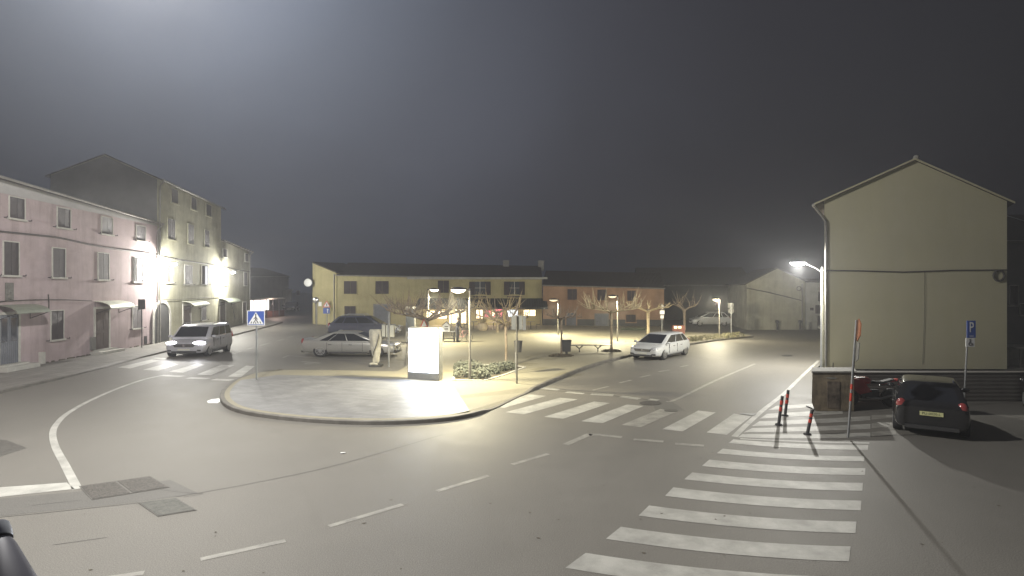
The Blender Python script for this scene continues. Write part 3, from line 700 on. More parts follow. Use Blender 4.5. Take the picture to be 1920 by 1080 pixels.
# ---- far pale gable house (right background)
g1 = Bld('gable_house', 'pale distant house whose blank gable faces the road, a cable slanting across it', (29.6, 70, 0), (29.4, 58.2, 0), 0.5, M['cream2'], 4.9, 4.9, .2)
bpy.data.objects.remove(g1.roof); bpy.data.objects.remove(g1.wall)
for c_ in list(g1.t.children): bpy.data.objects.remove(c_)
t = g1.t; t.location = (0, 0, 0); t.rotation_euler = (0, 0, 0)
GX0, GX1, GY = 23.65, 29.5, 58.0
q = MB(); zE0 = 4.6; zE1 = 4.85; zR = 6.15; GM = 26.7
q.prism([(GX0, GY, -.05), (GX1, GY, -.05), (GX1, GY, zE1), (GM, GY, zR), (GX0, GY, zE0)], (1.5, 9, 0)); q.build('wall', M['cream2'], t)
q = MB(); q.prism([(GX0-.25, GY-.1, zE0-.1), (GM, GY-.1, zR+.02), (GM, GY-.1, zR+.14), (GX0-.25, GY-.1, zE0+.03)], (1.5, 9.2, 0)); q.prism([(GX1+.25, GY-.1, zE1-.1), (GM, GY-.1, zR+.02), (GM, GY-.1, zR+.14), (GX1+.25, GY-.1, zE1+.03)], (1.5, 9.2, 0)); q.build('roof', M['tile'], t)
q = MB(); q.tube([D(1400, 540, GY-.06), D(1440, 548, GY-.06), D(1505, 564, GY-.06)], .05, 6); q.build('cable', M['cable'], t)
q = MB(); q.tube([D(1504, 532, GY-.1), D(1504, 628, GY-.1)], .08, 6); q.build('downpipe', M['gutter'], t)
q = MB(); c_ = D(1498, 541, GY-.12); q.tube([c_+Vector((.22*math.cos(a), 0, .22*math.sin(a))) for a in [2*math.pi*i/12 for i in range(13)]], .035, 5); q.build('cable_coil', M['cable'], t)
wh = thing('white_house', 'white rendered house with grey shutters between the pale gable and the lamp post', 'building')
q = MB(); q.prism([(GX1+.1, GY+.15, -.05), (35, GY+.15, -.05), (35, GY+.15, 4.75), (GX1+.1, GY+.15, 4.75)], (1.5, 9, 0)); q.build('wall', M['whitewall'], wh)
q = MB(); q.prism([(GX1+.05, GY-.15, 4.77), (35.2, GY-.15, 4.77), (35.2, GY-.15, 4.92), (GX1+.05, GY-.15, 4.92)], (1.5, 9.3, .4)); q.build('roof', M['tile'], wh)
for (a, b, c, d) in ((1535, 1543, 547, 565), (1530, 1540, 572, 588), (1534, 1542, 592, 611), (1520, 1526, 577, 582)):
    p, r_ = D(a, c, GY), D(b, d, GY); q = MB(); q.span(p.x, r_.x, GY+.05, GY+.14, r_.z, p.z); q.build('window', M['shutter_grey'], wh)
q = MB(); p, r_ = D(1517, 604, GY), D(1522, 618, GY); q.span(p.x, r_.x, GY+.0, GY+.14, r_.z, p.z); q.build('meter_box', M['sign_back'], wh)

# ---- big beige gable house (right)
bh = thing('beige_house', 'large windowless beige gable house on the right with a cable across it', 'building', (16.0, 29.5, 0))
BW = 9.35; dv = Vector((11.5, 18, 0)); BE = 8.65; BR = 10.72; BM = 4.62
q = MB(); q.prism([(0, 0, -.05), (BW, 0, -.05), (BW, 0, BE), (BM, 0, BR), (0, 0, BE)], dv); q.build('wall', M['gable'], bh)
q = MB(); o_ = dv.normalized()*-.25
sl = (BR-BE)/BM
for s_, xe in ((-1, -.5), (1, BW+.35)):
    ze = BE-.5*sl if s_ < 0 else BE-.35*(BR-BE)/(BW-BM)
    q.prism([Vector((xe, 0, ze+.02))+o_, Vector((BM, 0, BR+.02))+o_, Vector((BM, 0, BR+.08))+o_, Vector((xe, 0, ze+.08))+o_], dv*1.02)
q.build('roof', M['tile'], bh)
q = MB()
for s_, xe in ((-1, -.5), (1, BW+.35)):
    ze = BE-.5*sl if s_ < 0 else BE-.35*(BR-BE)/(BW-BM)
    q.prism([Vector((xe, -.03, ze+.0))+o_, Vector((BM, -.03, BR+.0))+o_, Vector((BM, -.03, BR+.09))+o_, Vector((xe, -.03, ze+.09))+o_], (0, .028, 0))
q.build('verge', M['gable'], bh)
cz = D(0, 507, 29.5).z
q = MB(); q.tube([(-.1, -.06, cz), (2.0, -.06, cz-.03), (4.0, -.06, cz-.09), (6.5, -.06, cz), (9.3, -.06, cz+.02)], .032, 6)
q.tube([(5.1, -.05, cz-.05), (5.1, -.05, 3), (5.0, -.05, .3)], .009, 5); q.build('cable', M['cable'], bh)
q = MB(); z9 = D(0, 517, 29.5).z; q.tube([(8.85+.27*math.cos(a), -.1, z9+.27*math.sin(a)) for a in [2*math.pi*i/16 for i in range(17)]], .05, 6); q.build('cable_coil', M['cable'], bh)
q = MB(); q.tube([(-.5, -.05, 8.35), (-.35, -.1, 8.1), (.0, -.1, 7.6), (.03, -.09, 7.3), (.03, -.09, .2)], .06, 8); q.build('downpipe', M['concrete'], bh)
q = MB(); q.tube([Vector((-.55, 0, 8.42))+o_, Vector((-.55, 0, 8.42))+dv], .07, 8); q.build('gutter', M['gutter'], bh)
q = MB(); q.ball((BM, -.1, BR+.13), .14, 8, 6); q.build('ridge_cap', M['coping'], bh)
q = MB(); q.tube([(BW, 0, 7.9), (BW+1.3, .1, 7.55)], .02, 5); q.build('wire_bracket', M['galv'], bh)

# ---- house behind, far right
nb = Bld('grey_house', 'dim grey house glimpsed past the right side of the beige gable', (27.6, 36, 0), (40, 36, 0), 8, M['graywall'], 7.2, 7.2, 2)
nb.window(1893, 1908, 536, 572, m='shutter'); nb.window(1912, 1925, 570, 590, m='shutter', holds=False)
sh = thing('white_shed', 'low white wall with a metal shelf roof at the right edge', 'shed', (26.2, 30.5, 0))
q = MB(); q.span(.2, 9, 0.2, .5, 0, 1.0); q.build('wall', M['whitewall'], sh)
q = MB(); q.span(-.1, 9, -.6, .9, 1.02, 1.12); q.build('roof', M['gutter'], sh)
q = MB(); q.tube([(.35, -.4, 0), (.35, -.4, 1.02)], .05, 6); q.build('post', M['gutter'], sh)

# ---- dark barn between orange house and gable house
bn = Bld('dark_barn', 'unlit dark building between the orange house and the pale gable', (16.8, 76, 0), (31, 74, 0), 12, M['darkwall'], 4.6, 4.6, 2.4)
# ---- side street, far left
s1 = Bld('street_house', 'dim house beyond the corner, behind the lit glazed terrace', (-42, 90, 0), (-45, 116, 0), 10, M['graywall'], 6.0, 6.6, 1.5)
s2 = Bld('far_house', 'distant unlit house closing the side street', (-50, 150, 0), (-28, 146, 0), 10, M['graywall'], 5.6, 5.6, 2)
s2.window(556, 562, 545, 553, m='shutter')
q = MB(); c_ = Vector((-45.6, 116.5, 0)); 
wp = thing('entrance_pillar', 'tall white pillar in the dark side street', 'pillar', D(537, 570, 112)*1)
wp.location.z = 0
q = MB(); q.span(-1.0, 1.0, -.3, .3, 0, 3.7); q.span(-1.15, 1.15, -.4, .4, 3.7, 3.95); q.build('shaft', M['whitewall'], wp)
gt = thing('glazed_terrace', 'brightly lit glazed bar terrace in the side street', 'terrace', (-34.6, 77, 0), R(88))
q = MB(); q.span(0, 10, -.05, 2.6, 2.55, 2.75); q.build('roof', M['whitewall'], gt)
q = MB(); 
q.span(0, 10, 2.5, 2.6, .9, 2.5); q.build('pane', mat('terrace_light', (.8, .8, .8), .5, var=.4, scale=1.5, emit=(1, .92, .86), estr=2.2), gt)
for k in range(6):
    q = MB(); q.span(k*1.98, k*1.98+.08, -.02, .06, 0, 2.55); q.build('post', M['dark_metal'], gt)
q = MB(); q.span(0, 10, 0.1, .16, 0, .9); q.build('panel', M['redbox'], gt)
light(gt, (5, -.8, 2.2), 260, (1, .72, .6), .4)

# ------------------------------------------------------------------ low wall, right
lw = thing('boundary_wall', 'long low dark boarded wall in front of the beige house', 'wall', (11.1, 21.3, 0))
q = MB(); q.span(.6, 24, .04, .36, -.02, 1.04); q.build('wall_panel', M['rubble_dark'], lw)
q = MB(); q.span(.6, 24, -.0, .40, 1.043, 1.08); q.build('cap_rail', M['rubble_dark'], lw)
q = MB(); q.tube([(.85, .15, 1.1), (.86, .15, 1.42)], .015, 5); q.build('steel_rod', M['dark_metal'], lw)

sb = thing('storage_box', 'weathered brown box with a pale rim at the left end of the dark wall', 'box', (10.22, 19.6, 0))
q = MB(); q.prism([(.06, 0, .10), (.12, 0, .02), (1.42, 0, .02), (1.42, 0, 1.32), (.0, 0, 1.32), (-.02, 0, .3)], (.50, .9, 0)); q.build('body', mat('weathered_board', (.30, .245, .17), .85, var=.4, scale=2.6, dirt=(.15, .12, .095), bump=.5, bscale=18, streak=.3), sb)
q = MB(); q.prism([(-.05, -.04, 1.323), (1.47, -.04, 1.323), (1.99, .94, 1.323), (.47, .94, 1.323)], (0, 0, .05)); q.build('lid', M['coping'], sb)
q = MB(); q.prism([(.45, -.012, 1.14), (.58, -.012, 1.11), (.78, -.012, 1.11), (.84, -.012, 1.14), (.70, -.012, 1.165), (.55, -.012, 1.165)], (0, .012, 0)); q.build('handle', M['coping'], sb)
q = MB(); q.span(.50, .92, -.018, -.0, .12, 1.02); q.build('front_panel', mat('dark_board', (.21, .17, .135), .8, var=.4, scale=3, streak=.3), sb)
for x in (.25, 1.2):
    q = MB(); q.span(x-.06, x+.06, .1, .8, -.0, .04); q.build('foot', M['plastic'], sb)

# ------------------------------------------------------------------ lamps
def square_lamp(loc, h, arm, label, power, lens, dirx=-1, tilt=0, headw=.34, group='lamps on the square', wide=False):
    t = thing('street_lamp', label, 'street lamp', loc, 0, group)
    q = MB(); q.tube([(0, 0, 0), (0, 0, .9), (0, 0, .95), (0, 0, h)], [.065, .065, .048, .042], 10); q.build('pole', M['pole_cream'], t, smooth=True)
    q = MB(); q.tube([(0, 0, h-.03), (dirx*arm*.5, 0, h+.05), (dirx*arm, 0, h+.05)], .025, 6); q.ball((0, 0, h), .07, 8, 6); q.build('arm', M['dark_metal'], t, smooth=True)
    q = MB(); cx = dirx*(arm+.1)
    q.lathe([(.02, .12), (headw*.6, .10), (headw, .03), (headw, .0)], (cx, 0, h-.0), 16); q.build('shade', M['dark_metal'], t, smooth=True)
    q = MB(); q.lathe([(headw*.93, -.0), (headw*.85, -.06), (headw*.5, -.13), (.02, -.15)], (cx, 0, h-.005), 16); q.build('lens', M[lens], t, smooth=True)
    if wide: light(t, (cx, 0, h-.30), power*wide, (1, .90, .64), .14)
    elif power: light(t, (cx, 0, h-.30), power*2.3, (1, .90, .60), .14, 'SPOT', (0, 0, 0), 158, .35)
    return t
p = G(881, 712, KZ); L1 = square_lamp(p, 4.0, .42, 'lit lamp on the nearest pole beside the planted bed', 1500, 'lens_warm')
L2 = square_lamp(Vector(((803-960)/F*43, 43, KZ)), 3.95, .35, 'lit lamp behind the glowing advertising panel', 1450, 'lens_warm', 1)
L3 = square_lamp(Vector(((1158-960)/F*44, 44, KZ)), 3.45, .3, 'switched off looking lamp rising through the pollarded crowns', 1300, 'lens_dim', -1)
L4 = square_lamp(G(1349, 633, KZ), 3.2, .2, 'dim lamp furthest right on the square', 1500, 'lens_dim', -1, headw=.3, wide=1.3)
L5 = square_lamp(Vector((4.0, 50, KZ)), 3.05, .3, 'faint lamp in front of the orange house', 950, 'lens_dim', -1, headw=.4)

def wall_lamp(base, out, label, power, z, lens='lens_white', colr=(1, .97, .88), ln=.9, group='wall lamps on the left row'):
    t = thing('wall_lamp', label, 'street lamp', base, math.atan2(out[1], out[0]), group)
    q = MB(); q.box((.03, 0, 0), (.06, .16, .3)); q.tube([(.03, 0, 0), (ln*.5, 0, .12), (ln, 0, .1)], .03, 6); q.build('arm', M['dark_metal'], t)
    q = MB(); q.box((ln+.22, 0, .13), (.6, .26, .1)); q.build('housing', M['galv'], t)
    q = MB(); q.lathe([(.02, 0), (.26, .0), (.22, -.1), (.02, -.14)], (ln+.22, 0, .075), 14); q.build('lens', M[lens], t, smooth=True)
    light(t, (ln+.22, 0, -.22), power, colr, .12)
    return t
k, z = th_.sz(295, 500)
wall_lamp(Vector((B.x, B.y, 5.95)), (.99, .12), 'glaring wall lamp at the corner of the pink and tall houses', 3300, 0)
wall_lamp(Vector((C.x, C.y, 5.75)), (.99, .12), 'glaring wall lamp between the tall house and the corner house', 2900, 0)

# lamp post on the right corner
rl = thing('street_lamp', 'tall galvanised lamp post with a glaring head at the corner of the beige house', 'street lamp', (16.12, 29.95, 0))
q = MB(); q.tube([(0, 0, 0), (0, 0, 5.3)], [.09, .06], 10); q.build('pole', M['galv'], rl, smooth=True)
q = MB(); q.tube([(0, 0, 5.0), (-.35, 0, 5.25), (-.9, 0, 5.5)], .03, 8); q.build('arm', M['galv'], rl, smooth=True)
q = MB(); q.lathe([(.02, .1), (.2, .09), (.27, 0)], (-1.25, 0, 5.52), 14, 'Z', (1.6, 1, 1)); q.build('housing', M['galv'], rl, smooth=True)
q = MB(); q.lathe([(.25, 0), (.2, -.10), (.02, -.15)], (-1.25, 0, 5.515), 14, 'Z', (1.6, 1, 1)); q.build('lens', M['lens_white'], rl, smooth=True)
light(rl, (-1.25, 0, 5.2), 3600, (1, .97, .88), .07)

# lamp hung over the near junction, above the frame: its glare whitens the upper left of the picture
hl = thing('hanging_lamp', 'street lamp hung on a cable above the junction, out of frame', 'street lamp', (-9.0, 13.5, 13.5))
q = MB(); q.lathe([(.03, .25), (.12, .22), (.32, .05), (.32, 0)], (0, 0, 0), 16); q.build('housing', M['galv'], hl, smooth=True)
q = MB(); q.lathe([(.30, 0), (.25, -.1), (.03, -.16)], (0, 0, -.005), 16); q.build('lens', M['lens_white'], hl, smooth=True)
q = MB(); q.tube([(-12, -22, .6), (0, 0, .25), (16, -20, .6)], .015, 5); q.build('cable', M['cable'], hl)
light(hl, (0, 0, -.45), 14800, (1, .97, .91), .35, 'SPOT', (0, 0, 0), 178, .06)

# ------------------------------------------------------------------ signs and small street furniture
def pole(t, h, r=.03, m='galv', top=(0, 0), name='pole'):
    q = MB(); q.tube([(0, 0, 0), (top[0], top[1], h)], r, 10); q.build(name, M[m], t, smooth=True)
# crosswalk sign
t = thing('crossing_sign', 'blue square pedestrian crossing sign on a thin pole at the island tip', 'road sign', G(481, 712, KZ))
hh = D(481, 610, t.location.y).z-KZ; pole(t, hh+.05, .035)
s_ = .39; z0 = hh; z1 = z0+.66
q = MB(); q.span(-s_, s_, -.055, -.03, z0, z1); pl_ = q.build('sign_plate', M['white_sign'], t)
q = MB(); q.span(-s_+.03, s_-.03, -.060, -.056, z0+.03, z1-.03); q.build('blue_field', M['blue_sign'], pl_)
q = MB(); q.prism([(-s_+.05, -.062, z0+.06), (s_-.05, -.062, z0+.06), (0, -.062, z1-.07)], (0, -.004, 0)); q.build('white_triangle', M['white_sign'], pl_)
q = MB(); zz = z0+.07
def seg(q, a, b, w, y): 
    a = Vector((a[0], y, a[1])); b = Vector((b[0], y, b[1])); d = (b-a).normalized(); n_ = Vector((-d.z, 0, d.x))*w/2; q.prism([a-n_, b-n_, b+n_, a+n_], (0, -.004, 0))
seg(q, (-.005, zz+.40), (.0, zz+.17), .045, -.068); seg(q, (0, zz+.20), (-.115, zz+.02), .035, -.068); seg(q, (.005, zz+.20), (.11, zz+.02), .035, -.068)
seg(q, (0, zz+.31), (-.09, zz+.21), .025, -.0725); seg(q, (0, zz+.31), (.08, zz+.19), .025, -.0725); seg(q, (0, zz+.0), (0, zz+.09), .03, -.0725)
seg(q, (-.22, zz+.02), (-.18, zz+.10), .035, -.068); seg(q, (.22, zz+.02), (.18, zz+.10), .035, -.068)
q.lathe([(.03, 0), (.03, .004)], (-.002, -.072, zz+.42), 10, 'Y'); q.build('walking_figure', M['ink'], pl_)

# pole with orange and grey plates, seen nearly edge-on
base = G(1590, 820); t = thing('sign_post', 'leaning post with weathered orange and grey plates turned edge-on', 'road sign', base)
tx = (D(1606, 600, base.y)-base).x; hh = D(1606, 600, base.y).z
q = MB(); q.tube([(0, 0, 0), (tx, 0, hh)], .032, 10); q.build('pole', M['galv'], t, smooth=True)
for (a, b) in ((1.02, 1.25), (1.35, 1.5)):
    q = MB(); q.tube([(tx*a/hh, 0, a), (tx*b/hh, 0, b)], .0345, 10); q.build('reflective_band', M['red_sign'], t, smooth=True)
def edge_plate(pts, m, nm, ang=R(72), off=-.05):
    q = MB(); rot = Matrix.Rotation(ang, 3, 'Z')
    q.prism([rot @ Vector((x, off, z))+Vector((tx*z/hh, 0, 0)) for x, z in pts], rot @ Vector((0, -.02, 0))); return q.build(nm, m, t)
zA, zB, zC = [D(0, v_, base.y).z for v_ in (597, 640, 678)]
edge_plate([(0, zA), (.26, zA-.14), (.26, zB+.18), (0, zB), (-.26, zB+.18), (-.26, zA-.14)], M['orange_sign'], 'orange_plate')
edge_plate([(.24, zB-.02), (.24, zC+.1), (0, zC), (-.24, zC+.1), (-.24, zB-.02)], M['sign_back'], 'grey_plate')

# disabled parking sign
base = Vector(((1807-960)/F*20.6, 20.6, 0)); t = thing('parking_sign', 'blue P parking sign with a white wheelchair plate beside the black car', 'road sign', base)
top_ = D(1816, 601, 20.6); tx = top_.x-base.x
q = MB(); q.tube([(0, 0, 0), (tx, 0, top_.z)], .028, 10); q.build('pole', M['galv'], t, smooth=True)
a, b = D(1811, 601, 20.6), D(1827, 633, 20.6); c, d = D(1809, 634, 20.6), D(1825, 650, 20.6)
q = MB(); q.span(a.x-base.x, b.x-base.x, -.06, -.03, b.z, a.z); pp_ = q.build('blue_plate', M['blue_sign'], t)
text_mesh('P', .52, .003, M['white_sign'], 'letter', pp_, ((a.x+b.x)/2-base.x, -.066, (a.z+b.z)/2+.05), (R(90), 0, 0), .62)
q = MB(); q.span(a.x-base.x+.08, b.x-base.x-.08, -.064, -.0605, b.z+.05, b.z+.07); q.build('small_line', M['white_sign'], pp_)
q = MB(); q.span(c.x-base.x, d.x-base.x, -.06, -.03, d.z, c.z); pw = q.build('white_plate', M['white_sign'], t)
cx, cz = (c.x+d.x)/2-base.x, (c.z+d.z)/2
q = MB(); q.tube([(cx-.01+.055*math.cos(x), -.066, cz-.05+.055*math.sin(x)) for x in [R(110)+R(250)*i/10 for i in range(11)]], .009, 5)
q.tube([(cx-.02, -.066, cz+.08), (cx-.02, -.066, cz-.02), (cx+.05, -.066, cz-.02), (cx+.075, -.066, cz-.09)], .011, 5); q.ball((cx-.02, -.064, cz+.105), .02, 8, 5); q.build('wheelchair_symbol', M['ink'], pw)

# bollards
bs = [((1460, 797), (1467, 742), 'black bollard with a red band nearest the road edge line'), ((1472, 780), (1478, 731), 'black bollard with a red band, behind the other one at the road edge'), ((1514, 815), (1523, 768), 'black bollard with a red band standing alone beside the leaning post')]
for (b_, tp_, lb) in bs:
    base = G(*b_); tt = D(tp_[0], tp_[1], base.y); dx = tt.x-base.x; hh = tt.z
    t = thing('bollard', lb, 'bollard', base, 0, 'flexible bollards on the hatched area')
    q = MB(); q.lathe([(.11, 0), (.10, .04), (.05, .06)], n=12); q.build('foot', M['black'], t, smooth=True)
    q = MB(); q.tube([(0, 0, .03), (dx, 0, hh)], .045, 10); q.build('post', M['plastic'], t, smooth=True)
    for (f0, f1) in ((.48, .62), (.70, .84)):
        q = MB(); q.tube([(dx*f0, 0, hh*f0), (dx*f1, 0, hh*f1)], .048, 10); q.build('reflective_band', M['red_sign'], t, smooth=True)

# advertising light box
base = G(797, 711, KZ); t = thing('advertising_panel', 'glowing white advertising light box on a grey foot', 'advertising panel', base, R(-22))
Yb = base.y; W_ = .80; zt = D(0, 614, Yb).z-KZ; zb = .30
q = MB(); q.span(-W_, W_, -.16, .16, 0, zb-.03); q.build('foot', M['sign_back'], t)
q = MB(); q.span(-W_, W_, -.15, .15, zb-.02, zt); q.build('housing', M['sign_back'], t)
q = MB(); q.span(-W_+.06, W_-.06, -.17, -.152, zb+.03, zt-.06); scr = q.build('screen', M['screen'], t)
q = MB(); q.span(-W_+.05, W_-.05, .152, .17, zb+.03, zt-.04); q.build('screen', M['pane'], t)

# back-of-sign cabinet pole and basket beside it
base = G(969, 719, KZ); Yb = base.y; t = thing('sign_pole', 'slim cream pole carrying two grey sign backs on the plaza', 'road sign', base)
pole(t, D(0, 592, Yb).z-KZ, .04, 'pole_cream')
a, b = D(959, 592, Yb), D(979, 618, Yb)
q = MB(); q.span(a.x-base.x, b.x-base.x, .05, .12, b.z-KZ, a.z-KZ); q.build('sign_plate', M['boxgrey'], t)
a, b = D(980, 593, Yb), D(986, 619, Yb)
q = MB(); q.span(a.x-base.x, b.x-base.x, -.02, .22, b.z-KZ, a.z-KZ); q.build('sign_plate', M['whitewall'], t)
base = G(967, 700, KZ); Yb = base.y; t = thing('litter_bin', 'dark tapered litter basket hung on a short post behind the slim pole', 'litter bin', base, 0, 'bins on the plaza')
q = MB(); q.tube([(0, 0, 0), (0, 0, 1.2)], .03, 8); q.build('post', M['galv'], t)
za, zb_ = D(0, 640, Yb).z-KZ, D(0, 660, Yb).z-KZ; q = MB(); q.lathe([(.15, zb_), (.20, za), (.18, za), (.14, zb_+.03)], (.12, -.0, 0), 12); q.build('basket', M['plastic'], t, smooth=True)
q = MB(); q.lathe([(.208, za), (.208, za+.03), (.17, za+.031), (.17, za)], (.12, 0, 0), 12); q.build('rim', M['dark_metal'], t)
base = G(1062, 665, KZ); Yb = base.y; t = thing('litter_bin', 'square dark litter box on a short leg beside the bench', 'litter bin', base, 0, 'bins on the plaza')
q = MB(); q.span(-.07, .07, -.07, .07, 0, .2); q.build('post', M['plastic'], t)
q = MB(); q.prism([(-.24, -.2, .2), (.24, -.2, .2), (.28, -.2, .85), (-.28, -.2, .85)], (0, .4, 0)); q.build('bin_body', M['plastic'], t)
q = MB(); q.span(-.30, .30, -.23, .23, .853, .90); q.build('lid', M['dark_metal'], t)
# bench
base = G(1108, 660, KZ); t = thing('park_bench', 'long backless slatted bench on Y shaped legs on the square', 'bench', base, R(5))
for k in range(3):
    q = MB(); q.span(-1.35, 1.35, -.2+k*.15, -.08+k*.15, .42, .46); q.build('slat', M['gutter'], t)
for x in (-.75, .45):
    q = MB(); q.tube([(x, 0, 0), (x, 0, .22), (x-.22, 0, .41)], .035, 6); q.tube([(x, 0, .22), (x+.22, 0, .41)], .035, 6); q.build('leg', M['dark_metal'], t)

# grey boxes pole (left of panel)
base = G(729, 688, KZ*0); Yb = base.y; t = thing('utility_pole', 'metal pole with two pale grey boxes between the parasol and the light box', 'pole', base)
pole(t, D(0, 586, Yb).z, .05)
a, b = D(723, 610, Yb), D(738, 632, Yb)
q = MB(); q.span(a.x-base.x, b.x-base.x, .06, .3, b.z, a.z); q.build('control_box', M['boxgrey'], t)
a, b = D(716, 609, Yb), D(722, 631, Yb)
q = MB(); q.span(a.x-base.x, b.x-base.x, .0, .28, b.z, a.z); q.build('control_box', M['boxgrey'], t)
a = D(740, 612, Yb)-base; b = D(746, 617, Yb)-base
q = MB(); q.tube([(0, 0, a.z+.1), (a.x, .1, a.z+.1), (b.x, .1, b.z)], .02, 6); q.box((b.x+.05, .1, b.z-.03), (.2, .12, .1)); q.build('bracket', M['galv'], t)

# covered parasol
base = G(706, 687); Yb = base.y; t = thing('covered_parasol', 'folded parasol wrapped in a slack beige cover on a dark foot', 'parasol', base)
q = MB(); q.span(-.35, .3, -.3, .3, 0, .10); q.build('foot', M['plastic'], t)
q = MB(); q.tube([(.0, 0, .1), (0, 0, .5)], .04, 8); q.build('pole', M['galv'], t)
prof = [(.14, .22), (.17, .3), (.20, .6), (.26, 1.0), (.33, 1.5), (.33, 1.9), (.29, 1.98)]
q = MB(); n = 28; vs_ = []; fs_ = []
for j, (r_, z_) in enumerate(prof):
    for k in range(n):
        a = 2*math.pi*k/n; rr = r_*(1+.13*math.sin(5*a+z_*3)+.06*math.sin(9*a-z_*4)); x_ = rr*math.cos(a)-.03+.05*z_*0; y_ = rr*.7*math.sin(a)
        vs_.append((x_, y_, z_+(.03*math.sin(3*a) if j == 0 else 0)))
for j in range(len(prof)-1):
    for k in range(n): k2 = (k+1) % n; fs_.append((j*n+k, j*n+k2, (j+1)*n+k2, (j+1)*n+k))
fs_.append(tuple((len(prof)-1)*n+k for k in range(n))); q.add(vs_, fs_); q.build('cover', M['fabric'], t, smooth=True)
q = MB(); q.tube([(.2, -.30, 1.75), (.08, -.28, 1.2), (-.12, -.22, .75), (-.18, -.14, .45)], .022, 6); q.build('strap', M['dark_metal'], t)
q = MB(); q.tube([(-.3, -.15, .14), (-.1, -.2, .18), (.1, -.2, .14)], .07, 8); q.build('cover_hem', M['fabric'], t, smooth=True)

# signs at the yellow corner
def sign_tri_arrow():
    Yb = 62.5; base = Vector(((613-960)/F*Yb, Yb, 0)); t = thing('warning_sign', 'red bordered warning triangle over a blue plate with a white arrow', 'road sign', base)
    pole(t, D(0, 565, Yb).z, .05)
    z0, z1 = D(0, 576, Yb).z, D(0, 563.5, Yb).z; w_ = .45
    q = MB(); q.prism([(-w_, -.06, z0), (w_, -.06, z0), (0, -.06, z1)], (0, -.03, 0)); a = q.build('triangle_plate', M['red_sign'], t)
    q = MB(); c_ = (z0*2+z1)/3; q.prism([(x*.7, -.092, c_+(z_-c_)*.7) for x, z_ in ((-w_, z0), (w_, z0), (0, z1))], (0, -.01, 0)); q.build('white_field', M['white_sign'], a)
    q = MB(); q.span(-.04, .04, -.115, -.103, z0+.14, z0+.4); q.build('symbol', M['ink'], a)
    z1, z0 = D(0, 577, Yb).z, D(0, 588, Yb).z; q = MB(); q.span(-.38, .34, -.09, -.06, z0, z1); a = q.build('blue_plate', M['blue_sign'], t)
    q = MB(); q.span(.06, .14, -.10, -.091, z0+.1, z1-.2); q.prism([(-.02, -.091, z1-.25), (.22, -.091, z1-.25), (.10, -.091, z1-.08)], (0, -.01, 0)); q.build('arrow', M['white_sign'], a)
sign_tri_arrow()
Yb = 64.0; base = Vector(((594-960)/F*Yb, Yb, 0)); t = thing('traffic_mirror', 'round convex traffic mirror on a pole by the yellow end wall', 'mirror', base)
pole(t, 2.6, .05); z_ = D(0, 563, Yb).z
q = MB(); q.lathe([(.36, 0), (.36, -.05), (.30, -.06)], (-.1, -.05, z_), 16, 'Y'); q.build('rim', M['dark_metal'], t)
q = MB(); q.lathe([(.29, -.062), (.2, -.10), (.01, -.12)], (-.1, -.05, z_), 16, 'Y'); q.build('mirror_glass', M['chrome'], t, smooth=True)
a, b = D(597, 566, Yb), D(603, 574, Yb); q = MB(); q.span(a.x-base.x, b.x-base.x, -.03, .0, b.z, a.z); q.build('notice', M['white_sign'], t)
Yb = 66.8; c_ = D(577.5, 530, Yb); t = thing('satellite_dish', 'round pale satellite dish on the edge of the yellow end wall', 'satellite dish', c_)
q = MB(); q.lathe([(.03, .14), (.2, .09), (.36, .03), (.45, -.04), (.46, -.03), (.36, .05), (.2, .12), (.03, .17)], (0, 0, 0), 20, 'Y'); q.build('dish', M['white_sign'], t, smooth=True)
q = MB(); q.tube([(.05, .1, 0), (.4, .5, -.1), (.6, .9, -.1)], .03, 6); q.build('bracket', M['galv'], t)

# more signs at the back right
for (u, v, vt, Yb, lb, col_) in ((1241, 626, 570, 52.0, 'round grey sign back over two small white plates', 1), (1371, 627, 568, 51, 'tall pair of grey sign backs right of the far lamp', 2)):
    base = Vector(((u-960)/F*Yb, Yb, 0)); t = thing('road_sign', lb, 'road sign', base); pole(t, D(0, vt, Yb).z, .05)
    if col_ == 1:
        q = MB(); q.lathe([(.2, 0), (.2, .03)], (0, -.08, D(0, 576, Yb).z), 14, 'Y', (1, 1, 1)); q.build('round_plate', M['sign_back'], t)
        q = MB(); q.span(-.2, .22, -.08, -.05, D(0, 589, Yb).z, D(0, 582, Yb).z); q.build('white_plate', M['white_sign'], t)
        q = MB(); q.span(-.15, .15, -.08, -.05, D(0, 597, Yb).z, D(0, 591, Yb).z); q.build('white_plate', M['white_sign'], t)
    else:
        q = MB(); q.span(-.28, .22, .05, .08, D(0, 577, Yb).z, D(0, 568, Yb).z); q.build('sign_plate', M['sign_back'], t)
        q = MB(); q.lathe([(.27, 0), (.27, .03)], (0, .05, D(0, 583, Yb).z), 14, 'Y'); q.build('round_plate', M['sign_back'], t)
for (u, v, vt, nm, lb) in ((266, 652, 564, 'road_sign', 'narrow dark sign seen edge-on at the pink house wall'),):
    base = G(u, 655); base = Vector(((u-960)/F*39.5, 39.5, .11)); t = thing(nm, lb, 'road sign', base); pole(t, D(0, vt, 39.5).z-.11, .035, 'dark_metal')
    q = MB(); q.span(-.07, .05, -.3, .3, D(0, 583, 39.5).z, D(0, 564, 39.5).z); q.build('sign_plate', M['dark_metal'], t)
Yb = 57.5
